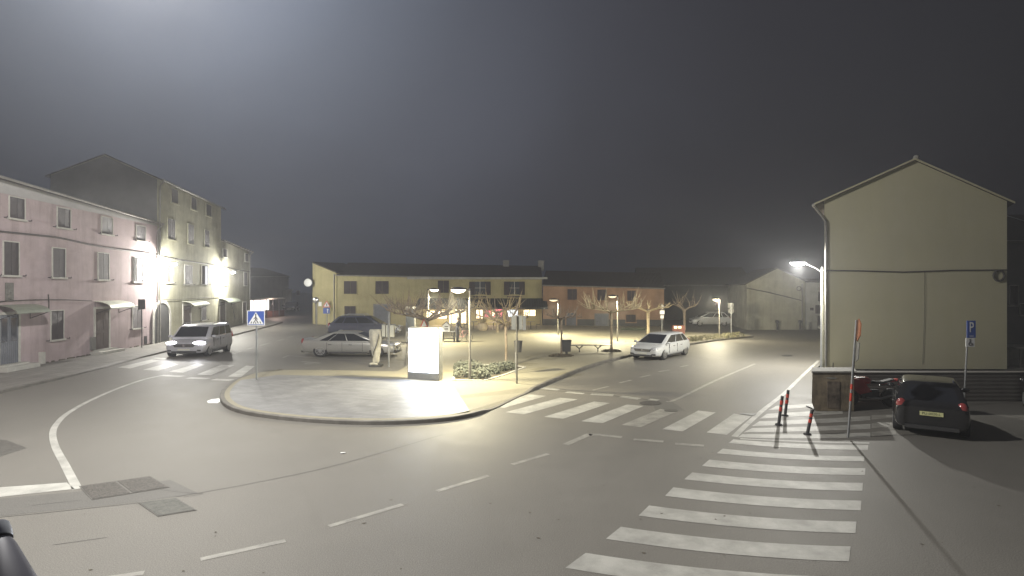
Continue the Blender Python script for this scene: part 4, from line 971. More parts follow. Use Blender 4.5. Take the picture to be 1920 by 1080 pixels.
for (u, v0, v1, lb) in ((1457, 603, 624, 'short dark post before the pale gable'), (1500, 603, 627, 'short dark post at the corner of the pale gable')):
    t = thing('bollard', lb, 'bollard', Vector(((u-960)/F*Yb, Yb, 0))); q = MB(); q.lathe([(.1, 0), (.1, .7), (.17, .75), (.17, .95), (.08, 1.0)], n=10); q.build('post', M['dark_metal'], t, smooth=True)
    q = MB(); q.lathe([(.16, 0), (.14, .05)], n=10); q.build('foot', M['concrete'], t)
t = thing('ticket_machine', 'red brown cabinet with two small white lights behind the white car', 'ticket machine', Vector(((1272-960)/F*50, 50, KZ)))
q = MB(); q.span(-.55, .5, -.2, .2, .1, .82); q.build('cabinet', M['redbox'], t)
q = MB(); q.span(-.5, .45, -.1, .1, -.02, .1); q.build('foot', M['dark_metal'], t)
for x in (-.3, .05):
    q = MB(); q.span(x-.13, x+.13, -.215, -.202, .58, .76); q.build('light', M['cafe_warm'], t)

# table with a small box house behind the light box
base = G(842, 641, KZ); Yb = base.y; t = thing('plaza_table', 'small metal table near the standing person', 'table', base)
zt_ = D(0, 621, Yb).z-KZ
q = MB(); q.span(-.55, .45, -.35, .35, zt_-.04, zt_); q.build('table_top', M['galv'], t)
for x, y in ((-.45, -.3), (.38, -.3), (-.45, .3), (.38, .3)):
    q = MB(); q.span(x-.03, x+.03, y-.03, y+.03, 0, zt_-.04); q.build('leg', M['dark_metal'], t)
q = MB(); q.span(-.42, .35, -.31, -.29, .25, .31); q.build('stretcher', M['dark_metal'], t)
t2 = thing('box_house', 'small white box with a gabled lid standing on the plaza table', 'box', base+Vector((-.2, 0, zt_+.0)))
q = MB(); q.prism([(-.26, -.2, 0), (.26, -.2, 0), (.26, -.2, .45), (0, -.2, .68), (-.26, -.2, .45)], (0, .4, 0)); q.build('body', M['white_sign'], t2)
q = MB(); q.prism([(-.32, -.24, .42), (0, -.24, .70), (.32, -.24, .42), (.32, -.24, .47), (0, -.24, .75), (-.32, -.24, .47)], (0, .48, 0)); q.build('lid', M['plastic'], t2)
for z_ in (.15, .33):
    q = MB(); q.span(-.12, .16, -.215, -.202, z_, z_+.07); q.build('slot', M['ink'], t2)

# pot plant
base = G(905, 620, KZ); t = thing('plant_pot', 'large cream pot with a leafless shrub before the cafe', 'plant pot', base)
q = MB(); q.lathe([(.32, 0), (.46, .2), (.5, .5), (.42, .68), (.46, .74), (.38, .74), (.36, .6)], n=16); q.build('pot', M['terracotta'], t, smooth=True)
q = MB()
for k in range(26):
    a = random.uniform(0, 6.28); s_ = random.uniform(.3, 1.1); q.tube([(0, 0, .6), (s_*.5*math.cos(a), s_*.5*math.sin(a), 1.1), (s_*math.cos(a), s_*math.sin(a), random.uniform(1.3, 2.3))], [.025, .018, .006], 5)
q.build('branches', M['twig'], t)
# rolled cream parasol and menu board by the cafe
t = thing('closed_parasol', 'closed cream parasol shining under the near lamp', 'parasol', G(847, 632, KZ))
q = MB(); q.tube([(0, 0, 0), (0, 0, 4.2)], .03, 8); q.build('pole', M['dark_metal'], t)
q = MB(); q.lathe([(.05, 1.9), (.24, 2.05), (.34, 2.6), (.22, 3.3), (.06, 4.1), (.02, 4.2)], n=12); q.build('canopy', M['fabric_cream'], t, smooth=True)
q = MB(); q.lathe([(.28, 0), (.26, .1)], n=12); q.build('foot', M['concrete'], t)
# chairs and tables of the terrace
def cafe_table(loc, lb, g_='cafe tables under the awning'):
    t = thing('cafe_table', lb, 'table', loc, 0, g_)
    q = MB(); q.lathe([(.42, .72), (.42, .75)], n=14); q.build('table_top', M['gutter'], t)
    q = MB(); q.tube([(0, 0, .02), (0, 0, .72)], .04, 6); q.lathe([(.22, 0), (.2, .03)], n=10); q.build('foot', M['dark_metal'], t)
    return t
def cafe_chair(loc, rz, lb):
    t = thing('cafe_chair', lb, 'chair', loc, rz, 'chairs on the cafe terrace')
    q = MB(); q.span(-.22, .22, -.22, .22, .43, .48); q.build('seat', M['plastic'], t)
    q = MB(); q.span(-.22, .22, .19, .22, .5, .9); q.build('backrest', M['plastic'], t)
    for x in (-.19, .19):
        for y in (-.19, .19):
            q = MB(); q.tube([(x, y, 0), (x, y, .43)], .016, 5); q.build('leg', M['dark_metal'], t)
    return t
t_places = [(888, 617, 'round cafe table left of the cream pot'), (925, 618, 'round cafe table under the pink curtains'), (955, 617, 'round cafe table below the bluish window'), (995, 617, 'round cafe table at the right end of the awning')]
for i, (u, v, lb) in enumerate(t_places):
    p = G(u, v, KZ); cafe_table(p, lb)
    cafe_chair(p+Vector((-.75, 0, 0)), R(90), lb.replace('round cafe table', 'dark chair left of the table')); cafe_chair(p+Vector((.75, .1, 0)), R(-90), lb.replace('round cafe table', 'dark chair right of the table'))
# grey cabinet behind the light box
t = thing('notice_cabinet', 'tall grey notice cabinet behind the light box', 'cabinet', Vector(((775-960)/F*44, 44, KZ)))
q = MB(); q.span(-.55, .15, -.2, .2, 0, 2.65); q.build('case', M['sign_back'], t)
q = MB(); q.span(-.5, .1, -.22, -.202, .8, 2.5); q.build('pane', M['pane'], t)
# warning triangle above the light box
Yb = 34; t = thing('warning_sign', 'narrow red and white warning triangle rising above the light box', 'road sign', Vector(((793-960)/F*Yb, Yb, KZ)), R(55))
pole(t, D(0, 610, Yb).z-KZ, .03); z0, z1 = D(0, 614, Yb).z-KZ, D(0, 597, Yb).z-KZ
q = MB(); q.prism([(-.33, -.06, z0), (.33, -.06, z0), (0, -.06, z1)], (0, -.02, 0)); a = q.build('plate', M['red_sign'], t)
q = MB(); c_ = (z0*2+z1)/3; q.prism([(x*.68, -.082, c_+(z_-c_)*.68) for x, z_ in ((-.33, z0), (.33, z0), (0, z1))], (0, -.01, 0)); q.build('white_field', M['white_sign'], a)

# pipe end near the camera
t = thing('pipe_end', 'thick grey metal pipe with a silver cap poking in at the bottom left', 'pipe', D(-8, 1003, 1.5))
ax = (D(6, 1130, 1.4)-D(-8, 1003, 1.5))
q = MB(); q.tube([ax*.05, ax*.25, ax*1.0, ax*5], [.026, .040, .078, .16], 24); q.build('shaft', mat('grey_lacquer', (.12, .12, .15), .45, metal=.2, var=.05), t, smooth=True)
q = MB(); q.tube([-ax*.16, -ax*.13, ax*.0, ax*.10], [.018, .030, .034, .034], 24); q.build('cap', mat('silver_cap', (.50, .53, .60), .35, metal=.1, var=.05), t, smooth=True)
for k in (.0, .02):
    q = MB(); q.tube([ax*.3+Vector((.0+k, -.055, .01)), ax*.9+Vector((.02+k, -.085, .01))], .003, 6); q.build('wire', M['galv'], t)


# ------------------------------------------------------------------ vehicles
def lerp(a, b, t): return a+(b-a)*t
def car(name, label, cat, loc, rz, paint, P, sc=(1, 1, 1), group=None, lights='off', plate='plate', text=None, detail=True):
    """P: L, W, wheel radius, wheelbase offsets, body stations and cabin"""
    t = thing(name, label, cat, loc, rz, group); t.scale = sc
    W2 = P['W']/2; wr = P['wr']; xf, xr = P['xf'], P['xr']
    st = P['st']                   # x, z bottom, z top, half width factor
    q = MB(); n = 0; vs = []
    for (x, zb, zt, wf) in st:
        w_ = W2*wf; h = zt-zb
        half = [(0, zb), (w_*.82, zb), (w_*.95, zb+h*.12), (w_, zb+h*.40), (w_*.985, zb+h*.70), (w_*.94, zb+h*.90), (w_*.84, zt-.005), (w_*.45, zt+.02), (0, zt+.03)]
        ring = half+[(-y, z) for y, z in half[-2:0:-1]]
        vs += [(x, y, z) for y, z in ring]; n = len(ring)
    fs = []
    for i in range(len(st)-1):
        for k in range(n): k2 = (k+1) % n; fs.append((i*n+k, i*n+k2, (i+1)*n+k2, (i+1)*n+k))
    fs += [tuple(range(n)), tuple((len(st)-1)*n+k for k in range(n-1, -1, -1))]
    q.add(vs, fs); body = q.build('body', [M[paint], M['plastic']], t)
    ss = body.modifiers.new('s', 'SUBSURF'); ss.levels = 2; ss.render_levels = 2
    cut = MB()
    for x in (xf, xr):
        for s_ in (-1, 1): cut.lathe([(wr*1.17, -.30), (wr*1.17, .30)], (x, s_*W2, wr), 28, 'Y')
    co_ = cut.build('cutter', M['plastic'])
    bo = body.modifiers.new('b', 'BOOLEAN'); bo.object = co_; bo.operation = 'DIFFERENCE'; bo.solver = 'EXACT'
    bpy.context.view_layer.update(); dg = bpy.context.evaluated_depsgraph_get()
    me = bpy.data.meshes.new_from_object(body.evaluated_get(dg)); body.modifiers.clear(); body.data = me
    me.polygons.foreach_set('use_smooth', [True]*len(me.polygons)); me.set_sharp_from_angle(angle=R(40))
    bpy.data.objects.remove(co_)
    # under-body shadow gap
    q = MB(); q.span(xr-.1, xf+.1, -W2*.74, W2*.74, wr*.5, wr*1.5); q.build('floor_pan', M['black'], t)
    # cabin
    cb = P['cab']       # belt z, roof z, rear base x, rear top x, front top x, front base x, belt half width, roof half width
    zb, zr, xb0, xt0, xt1, xb1, wb, wt = cb
    lv = [(0, 0), (.5, .5), (.86, .86), (.96, .985), (1.0, 1.0)]
    def ringat(tt, tz, inset=0):
        x0 = lerp(xb0, xt0, tt)+inset; x1 = lerp(xb1, xt1, tt)-inset; w_ = lerp(wb, wt, tt)-inset; z = lerp(zb, zr, tz); c = .10
        return [(x0, -w_+c, z), (x0+c*.7, -w_, z), (x1-c*1.3, -w_, z), (x1, -w_+c, z), (x1, w_-c, z), (x1-c*1.3, w_, z), (x0+c*.7, w_, z), (x0, w_-c, z)]
    q = MB(); vs = []; 
    rings = [ringat(0, -.18), ringat(0, 0), ringat(.5, .5), ringat(.84, .84), ringat(.95, .95, .03), ringat(1, .995, .12), ringat(1, 1.02, .35)]
    for r_ in rings: vs += r_
    fs = []
    for i in range(len(rings)-1):
        for k in range(8): k2 = (k+1) % 8; fs.append((i*8+k, i*8+k2, (i+1)*8+k2, (i+1)*8+k))
    fs.append(tuple((len(rings)-1)*8+k for k in range(8))); q.add(vs, fs); q.build('cabin', M[paint], t, smooth=True)
    # glass
    def panel(nm, pts, off, m='glass'):
        a = [Vector(p) for p in pts]; nrm = (a[1]-a[0]).cross(a[2]-a[0]).normalized()
        if nrm.dot(Vector(off)) < 0: nrm = -nrm
        q = MB(); q.prism([p+nrm*.001 for p in a], nrm*.010); return q.build(nm, M[m], t)
    def fx(tt): return lerp(xb1, xt1, tt)
    def rx(tt): return lerp(xb0, xt0, tt)
    def wy(tt): return lerp(wb, wt, tt)
    def zz(tt): return lerp(zb, zr, tt)
    a, b = .07, .83
    panel('windscreen', [(fx(a), -wy(a)+.13, zz(a)), (fx(a), wy(a)-.13, zz(a)), (fx(b), wy(b)-.13, zz(b)), (fx(b), -wy(b)+.13, zz(b))], (1, 0, 1))
    panel('rear_window', [(rx(.12), -wy(a)+.15, zz(.12)), (rx(.12), wy(a)-.15, zz(.12)), (rx(b), wy(b)-.15, zz(b)), (rx(b), -wy(b)+.15, zz(b))], (-1, 0, .5))
    for s_ in (-1, 1):
        fr = P['win']   # fractions of the belt length, split
        for (f0, f1) in fr:
            def px(f, tt): return lerp(rx(tt)+.13, fx(tt)-.19, f)
            g0 = f0; pts = [(px(f0, .08), s_*wy(.08), zz(.08)), (px(f1, .08), s_*wy(.08), zz(.08)), (px(f1, .80), s_*wy(.80), zz(.80)), (px(f0, .80), s_*wy(.80), zz(.80))]
            panel('side_window', pts, (0, s_, 0))
        # mirror, handles, sill
        mx = xb1-.35
        q = MB(); q.ball((mx, s_*(W2+.06), zb+.06), .10, 10, 8, (.8, 1.1, .8)); o = q.build('mirror', M[paint], t, smooth=True)
        q = MB(); q.tube([(mx, s_*(W2-.12), zb+.02), (mx, s_*(W2+.02), zb+.05)], .02, 6); q.build('stem', M['plastic'], o)
        if detail:
            for hx in P['handles']:
                q = MB(); q.box((hx, s_*(W2*.985+.008), zb-.17), (.17, .03, .028)); q.build('door_handle', M['plastic'], t)
            q = MB(); q.span(xr+wr*1.25, xf-wr*1.25, s_*W2*.975-.02, s_*W2*.975+.02, P['st'][4][1]+.02, P['st'][4][1]+.10); q.build('sill_trim', M['plastic'], t)
            for dx in P['seams']:
                q = MB(); q.box((dx, s_*(W2*.99), zb-.30), (.012, .028, .52)); q.build('door_seam', M['plastic'], t)
    # wheels
    for x in (xf, xr):
        for s_ in (-1, 1):
            y0 = s_*(W2-.13)
            q = MB(); q.lathe([(wr*.62, -.10), (wr*.93, -.11), (wr, -.07), (wr, .07), (wr*.93, .11), (wr*.62, .10)], (x, y0, wr), 26, 'Y'); wl = q.build('wheel', M['tyre'], t, smooth=True)
            q = MB(); yo = y0+s_*.10
            for k in range(10):
                a = 2*math.pi*k/10; m_ = Matrix.Rotation(-a, 3, 'Y'); q.box(Vector((x, yo, wr))+m_ @ Vector((wr*.36, 0, 0)), (wr*.50, .022, wr*.105), m_)
            q.lathe([(wr*.15, -.02), (wr*.15, .02)], (x, yo, wr), 12, 'Y')
            vs = []; nn = 26
            for k in range(nn):
                a = 2*math.pi*k/nn
                for rr in (wr*.57, wr*.66):
                    for yy in (-.02, .02): vs.append((x+rr*math.cos(a), yo+yy, wr+rr*math.sin(a)))
            fs = []
            for k in range(nn):
                i = 4*k; j = 4*((k+1) % nn); fs += [(i, j, j+2, i+2), (i+1, i+3, j+3, j+1), (i, i+1, j+1, j), (i+2, j+2, j+3, i+3)]
            q.add(vs, fs); q.build('rim', M['rim'], wl)
    # lights, grille, bumpers
    x1 = st[-1][0]; x0 = st[0][0]; zf = P['zf']; zrr = P['zr']; hw = P.get('hw', .22)
    for s_ in (-1, 1):
        q = MB(); q.ball((x1-P.get('hx', .16)-.05, s_*(W2-.33), zf), .2, 14, 10, (P.get('hx', .16)*5.6+.1, hw*4.6, .52)); q.build('headlight', M['lens_head'] if lights == 'on' else M['lamp_clear'], t, smooth=True)
        q = MB(); q.ball((x0+P.get('tx', .10), s_*(W2-P.get('ty', .20)), zrr), .2, 12, 10, (.40, P.get('tw', .62), P.get('tz', .90))); q.build('tail_light', M['lamp_red'], t, smooth=True)
        q = MB(); q.box((x1-.10, s_*(W2-.32), P['zbump']-.06), (.16, .26, .09)); q.build('fog_lamp_recess', M['plastic'], t)
    gx = x1+.0
    q = MB()
    gz0, gz1 = P['grille']; q.prism([(gx-.10, -.40, gz0), (gx-.10, .40, gz0), (gx-.14, .50, gz1), (gx-.14, -.50, gz1)], (.115, 0, -.0)); gr = q.build('grille', M['plastic'], t)
    q = MB()
    for k in range(3): z_ = lerp(gz0, gz1, (k+.7)/3.3); q.box((gx+.005, 0, z_), (.03, .80, .014))
    q.ball((gx+.02, 0, (gz0+gz1)/2), .07, 10, 8, (.3, 1, 1)); q.build('grille_bar', M['chrome'], gr)
    q = MB(); q.box((gx-.06, 0, P['zbump']-.14), (.16, 1.05, .10)); q.build('lower_intake', M['plastic'], t)
    q = MB(); q.box((gx+.018, 0, P['zbump']), (.02, .52, .11)); q.build('number_plate', M['plate'], t)
    pz = P.get('pz', P['zbump']); q = MB(); q.box((x0-.012+P.get('px', 0), 0, pz), (.02, .52, .12)); npl = q.build('number_plate', M[plate], t)
    if text: text_mesh(text, .10, .001, M['ink'], 'lettering', npl, (x0-.024+P.get('px', 0), 0, pz), (R(90), 0, R(-90)), .95)
    q = MB(); q.box((x0+.03, 0, P['zbump']-.13), (.16, 1.2, .10)); q.build('rear_bumper_insert', M['plastic'], t)
    if P.get('rails'):
        for s_ in (-1, 1):
            q = MB(); y = s_*(wt-.05); q.tube([(xt0+.15, y, zr-.02), (xt0+.25, y, zr+.09), (xt1-.3, y, zr+.09), (xt1-.15, y, zr-.02)], .022, 6); q.build('roof_rail', M['galv'], t)
    return t
SEDAN = dict(W=1.80, wr=.36, xf=1.42, xr=-1.33, st=[(-2.30, .34, .98, .84), (-2.26, .24, 1.05, .92), (-2.0, .20, 1.07, .98), (-1.33, .20, 1.01, 1.0), (0, .20, .97, 1.0), (.9, .20, .96, 1.0), (1.5, .20, .90, .99), (1.95, .20, .82, .95), (2.22, .24, .72, .86), (2.32, .32, .64, .74)],
    cab=(.90, 1.47, -2.02, -.72, .22, 1.50, .82, .62), win=[(.13, .27), (.29, .58), (.60, .97)], handles=(-.85, .15), seams=(-.25, .75, -1.0), zf=.70, zr=.90, zbump=.42, grille=(.50, .64), pz=.66, px=-.01, tx=.06)
HATCH = dict(W=1.79, wr=.325, xf=1.32, xr=-1.38, st=[(-2.15, .32, .95, .84), (-2.10, .24, 1.05, .93), (-1.8, .19, 1.08, .98), (-1.38, .18, 1.05, 1.0), (0, .18, 1.0, 1.0), (.8, .18, .98, 1.0), (1.35, .18, .93, .99), (1.75, .19, .85, .95), (2.05, .22, .74, .86), (2.15, .30, .64, .74)],
    cab=(.96, 1.56, -2.04, -1.45, .10, 1.38, .81, .62), win=[(.02, .20), (.23, .56), (.59, .97)], handles=(-.75, .2), seams=(-.2, .8), zf=.70, zr=.92, zbump=.44, grille=(.54, .70), pz=.72, px=-.02, ty=.22)
SUV = dict(W=1.85, wr=.36, xf=1.40, xr=-1.35, st=[(-2.28, .38, 1.05, .85), (-2.22, .30, 1.12, .93), (-1.9, .25, 1.15, .98), (-1.35, .24, 1.12, 1.0), (0, .24, 1.10, 1.0), (.9, .24, 1.08, 1.0), (1.5, .24, 1.02, .99), (1.95, .25, .93, .95), (2.22, .30, .82, .85), (2.30, .38, .70, .75)],
    cab=(1.08, 1.72, -2.12, -1.55, .30, 1.20, .83, .66), win=[(.03, .22), (.25, .57), (.60, .97)], handles=(-.8, .2), seams=(-.25, .8), zf=.82, zr=1.0, zbump=.5, grille=(.62, .78), pz=.75, px=-.02, rails=True)
VAN = dict(W=1.80, wr=.33, xf=1.35, xr=-1.35, st=[(-2.10, .32, 1.10, .90), (-2.06, .24, 1.18, .96), (-1.7, .20, 1.20, 1.0), (-1.35, .20, 1.20, 1.0), (0, .20, 1.16, 1.0), (.9, .20, 1.12, 1.0), (1.35, .20, 1.05, .99), (1.75, .21, .96, .96), (2.0, .24, .86, .89), (2.09, .32, .72, .80)],
    cab=(1.12, 1.84, -2.06, -1.98, .55, 1.38, .83, .72), win=[(.02, .28), (.31, .60), (.63, .97)], handles=(-.5, .3), seams=(-.1, .85), zf=.84, zr=1.05, zbump=.48, grille=(.62, .80), pz=.8, px=-.02, rails=True, hx=.20, hw=.30, tz=1.2, tw=.35, ty=.1)

def face(d): return math.atan2(d[1], d[0])
p0 = Vector((-19.85, 36.7, .0))
vn = car('moving_van', 'grey people carrier with lit headlights driving over the left crossing', 'van', p0, face((.06, -1)), 'carvan', VAN, (1, 1.36, 1.03), lights='on')
for s_ in (-1, 1):
    l = light(vn, (2.28, s_*.62, .84), 70, (.95, .95, 1.0), .06, 'SPOT', (0, R(82), 0), 110, .9)
    l.rotation_euler = (R(0), R(-82), 0)
car('silver_sedan', 'silver saloon parked side-on at the left of the square', 'car', Vector((-9.95, 35.9, 0)), R(-3), 'carsilver', SEDAN, (1.26, 1.1, 1.04))
car('dark_suv', 'dark blue estate parked behind the silver saloon', 'car', Vector((-12.75, 50.0, 0)), R(-2), 'cardark', SUV, (1.32, 1.1, 1.06))
car('white_hatchback', 'white hatchback parked at the kerb of the right road', 'car', Vector((9.12, 35.4, 0)), face((-.63, -.777)), 'carwhite', HATCH, (1.14, 1.12, .94))
bc = Vector((11.72, 16.1, 0)); hd = Vector((.56, .8285, 0))
car('black_hatchback', 'black hatchback seen from behind with a yellow number plate', 'car', bc+hd*2.15, face(hd), 'carblack', HATCH, (1, 1.03, .95), plate='plate_yellow', text='PU-0020-L')
car('dark_car', 'dark car cut off by the right edge', 'car', Vector((18.0, 18.6, 0)), face((.55, .835)), 'carblack', SUV, (1, 1.0, .9))
car('white_wagon', 'white car parked far off by the dark barn', 'car', Vector(((1330-960)/F*64, 64, 0)), R(178), 'carwhite', HATCH, (.98, 1, 1.0), detail=False)
car('small_dark_car', 'small dark car in the side street', 'car', Vector(((546-960)/F*104, 104, 0)), R(-80), 'carblack', HATCH, (1, 1.3, 1.1), detail=False)
car('pale_car', 'pale car half hidden behind the lamp post on the right', 'car', Vector((31.2, 56.3, 0)), R(170), 'carwhite', HATCH, (.5, .8, .6), detail=False)

# motorcycle in front of the low wall
mc = thing('motorcycle', 'red motorcycle leaning before the low wall behind the leaning post', 'motorcycle', Vector((12.65, 20.35, 0)), R(178)); mc.rotation_euler = (R(4), 0, R(178))
for x, nm in ((.72, 'wheel'), (-.70, 'wheel')):
    q = MB(); q.lathe([(.25, -.05), (.31, -.06), (.33, 0), (.31, .06), (.25, .05)], (x, 0, .33), 24, 'Y'); wh_ = q.build(nm, M['tyre'], mc, smooth=True)
    q = MB(); q.lathe([(.05, -.07), (.05, .07)], (x, 0, .33), 10, 'Y')
    for k in range(5):
        m_ = Matrix.Rotation(2*math.pi*k/5, 3, 'Y'); q.box(Vector((x, 0, .33))+m_ @ Vector((.14, 0, 0)), (.24, .03, .03), m_)
    q.build('rim', M['rim'], wh_)
q = MB(); q.add([(.78, -.16, .75), (.78, .16, .75), (.45, .2, .45), (.45, -.2, .45), (.9, -.08, .95), (.9, .08, .95), (.35, .16, 1.0), (.35, -.16, 1.0), (.0, .17, .55), (.0, -.17, .55)],
      [(0, 1, 5, 4), (0, 3, 2, 1), (4, 5, 6, 7), (1, 2, 8, 6), (1, 6, 5), (0, 4, 7), (0, 7, 9, 3), (2, 3, 9, 8), (6, 8, 9, 7)]); q.build('fairing', M['red'], mc, smooth=True)
q = MB(); q.ball((.2, 0, .92), .24, 12, 10, (1.2, .75, .6)); q.build('fuel_tank', M['red'], mc, smooth=True)
q = MB(); q.prism([(.0, -.14, .82), (-.45, -.14, .82), (-.8, -.14, .95), (-.78, -.14, 1.0), (-.42, -.14, .90), (.0, -.14, .92)], (0, .28, 0)); q.build('seat', M['black'], mc)
q = MB(); q.prism([(-.4, -.11, .78), (-.9, -.09, .92), (-.95, -.09, 1.0), (-.6, -.11, .92)], (0, .2, 0)); q.build('tail_fairing', M['red'], mc)
q = MB(); q.span(-.25, .35, -.15, .15, .3, .62); q.build('engine', M['dark_metal'], mc, smooth=False)
q = MB(); q.tube([(.72, -.1, .33), (.45, -.1, .98)], .03, 8); q.tube([(.72, .1, .33), (.45, .1, .98)], .03, 8); q.build('fork', M['galv'], mc)
q = MB(); q.tube([(.35, -.38, 1.06), (.45, -.15, 1.03), (.45, .15, 1.03), (.35, .38, 1.06)], .02, 8); q.build('handlebar', M['galv'], mc)
q = MB(); q.prism([(.75, -.14, .98), (.75, .14, .98), (.48, .12, 1.25), (.48, -.12, 1.25)], (.008, 0, .008)); q.build('windscreen', M['pane'], mc)
q = MB(); q.tube([(.2, .18, .35), (-.3, .2, .32), (-.9, .22, .5)], [.03, .04, .06], 8); q.build('exhaust', M['galv'], mc, smooth=True)
q = MB(); q.tube([(-.1, .0, .4), (-.70, .08, .33)], .03, 6); q.build('swingarm', M['dark_metal'], mc)

# bicycle held by the standing person
by = thing('bicycle', 'pink red bicycle held by the standing person', 'bicycle', G(868, 640, KZ)+Vector((.1, 0, 0)), R(-38))
for x in (-.5, .52):
    q = MB(); q.tube([(x+.33*math.cos(a), 0, .34+.33*math.sin(a)) for a in [2*math.pi*i/20 for i in range(21)]], .022, 6); wh_ = q.build('wheel', M['tyre'], by, smooth=True)
    q = MB()
    for k in range(8): a = math.pi*k/8; q.tube([(x-.32*math.cos(a), 0, .34-.32*math.sin(a)), (x+.32*math.cos(a), 0, .34+.32*math.sin(a))], .004, 4)
    q.build('spokes', M['galv'], wh_)
q = MB(); 
for a, b in (((-.5, 0, .34), (-.08, 0, .32)), ((-.08, 0, .32), (-.22, 0, .85)), ((-.2, 0, .78), (.36, 0, .82)), ((-.08, 0, .32), (.36, 0, .74)), ((-.5, 0, .34), (-.2, 0, .78)), ((.36, 0, .88), (.52, 0, .34))): q.tube([a, b], .022, 6)
q.build('frame', mat('pink_red_paint', (.45, .25, .24), .35, var=0), by)
q = MB(); q.tube([(.30, -.25, .98), (.36, 0, .95), (.30, .25, .98)], .015, 6); q.tube([(.36, 0, .85), (.36, 0, .95)], .015, 6); q.build('handlebar', M['dark_metal'], by)
q = MB(); q.ball((-.23, 0, .88), .12, 10, 6, (1.1, .6, .35)); q.build('saddle', M['black'], by, smooth=True)

# ------------------------------------------------------------------ people
def skin_mesh(name, verts, edges, rad, m, parent, root=0, lv=2):
    me = bpy.data.meshes.new(name); me.from_pydata(verts, edges, []); o = bpy.data.objects.new(name, me); COL.objects.link(o)
    sk = o.modifiers.new('k', 'SKIN'); sk.use_smooth_shade = True
    for i, r_ in enumerate(rad):
        r_ = r_ if isinstance(r_, tuple) else (r_, r_); me.skin_vertices[0].data[i].radius = r_
    me.skin_vertices[0].data[root].use_root = True
    ss = o.modifiers.new('s', 'SUBSURF'); ss.levels = lv; ss.render_levels = lv
    bpy.context.view_layer.update(); m2 = bpy.data.meshes.new_from_object(o.evaluated_get(bpy.context.evaluated_depsgraph_get()))
    o.modifiers.clear(); o.data = m2; m2.materials.clear(); m2.materials.append(m)
    m2.polygons.foreach_set('use_smooth', [True]*len(m2.polygons)); o.parent = parent; return o
def person(label, loc, rz, lean=0.0, arms='bike', s=1.0):
    t = thing('person', label, 'person', loc, rz); t.scale = (s, s, s)
    L_ = lean
    V = [(0, 0, .95), (L_*.3, 0, 1.10), (L_*.7, 0, 1.30), (L_, 0, 1.45), (L_*1.15, 0, 1.53),
         (0, .10, .90), (.06, .12, .50), (-.02, .13, .10), (.10, .13, .05),
         (0, -.10, .90), (.10, -.12, .50), (.05, -.13, .10), (.17, -.13, .05),
         (L_, .19, 1.42), (L_+.02, .25, 1.15), (L_+.22, .22, .98), (L_+.30, .20, .97),
         (L_, -.19, 1.42), (L_+.02, -.25, 1.15), (L_+.22, -.22, .98), (L_+.30, -.20, .97)]
    E = [(0, 1), (1, 2), (2, 3), (3, 4), (0, 5), (5, 6), (6, 7), (7, 8), (0, 9), (9, 10), (10, 11), (11, 12), (3, 13), (13, 14), (14, 15), (15, 16), (3, 17), (17, 18), (18, 19), (19, 20)]
    Rr = [(.15, .12), (.15, .11), (.17, .12), (.12, .10), .06, .10, .07, .05, .045, .10, .07, .05, .045, .075, .055, .045, .04, .075, .055, .045, .04]
    body = skin_mesh('body', V, E, Rr, M['cloth_dark'], t)
    hx = L_*1.3
    q = MB(); q.ball((hx, 0, 1.66), .105, 16, 12, (1.05, .85, 1.2)); q.ball((hx+.11, 0, 1.65), .02, 8, 6, (1, .8, 1.3)); q.ball((hx, .09, 1.66), .025, 8, 6, (.6, .4, 1.2)); q.ball((hx, -.09, 1.66), .025, 8, 6, (.6, .4, 1.2))
    q.build('head', M['skin'], t, smooth=True)
    q = MB(); q.ball((hx-.02, 0, 1.70), .118, 16, 12, (1.05, .92, 1.02)); q.build('hair', M['hair'], t, smooth=True)
    for s_ in (-1, 1):
        q = MB(); hc = Vector((L_+.33, s_*.20, .965)); q.ball(hc, .045, 10, 8, (1, .5, .8)); 
        for k in range(4): q.tube([hc+Vector((.02, (k-1.5)*.018*1.1, 0)), hc+Vector((.065-.005*abs(k-1.5), (k-1.5)*.02, -.01)), hc+Vector((.075, (k-1.5)*.02, -.045))], [.010, .009, .007], 6)
        q.tube([hc+Vector((0, -s_*.03, .0)), hc+Vector((.04, -s_*.055, -.01))], [.011, .008], 6); q.build('hand', M['skin'], t, smooth=True)
        q = MB(); q.ball((.08 if s_ > 0 else .15, s_*.13, .045), .1, 12, 8, (1.4, .55, .5)); q.build('shoe', M['black'], t, smooth=True)
    return t
person('person in dark clothes standing by the cafe table, holding a bicycle', G(857, 641, KZ), R(-25), .10, s=1.03)

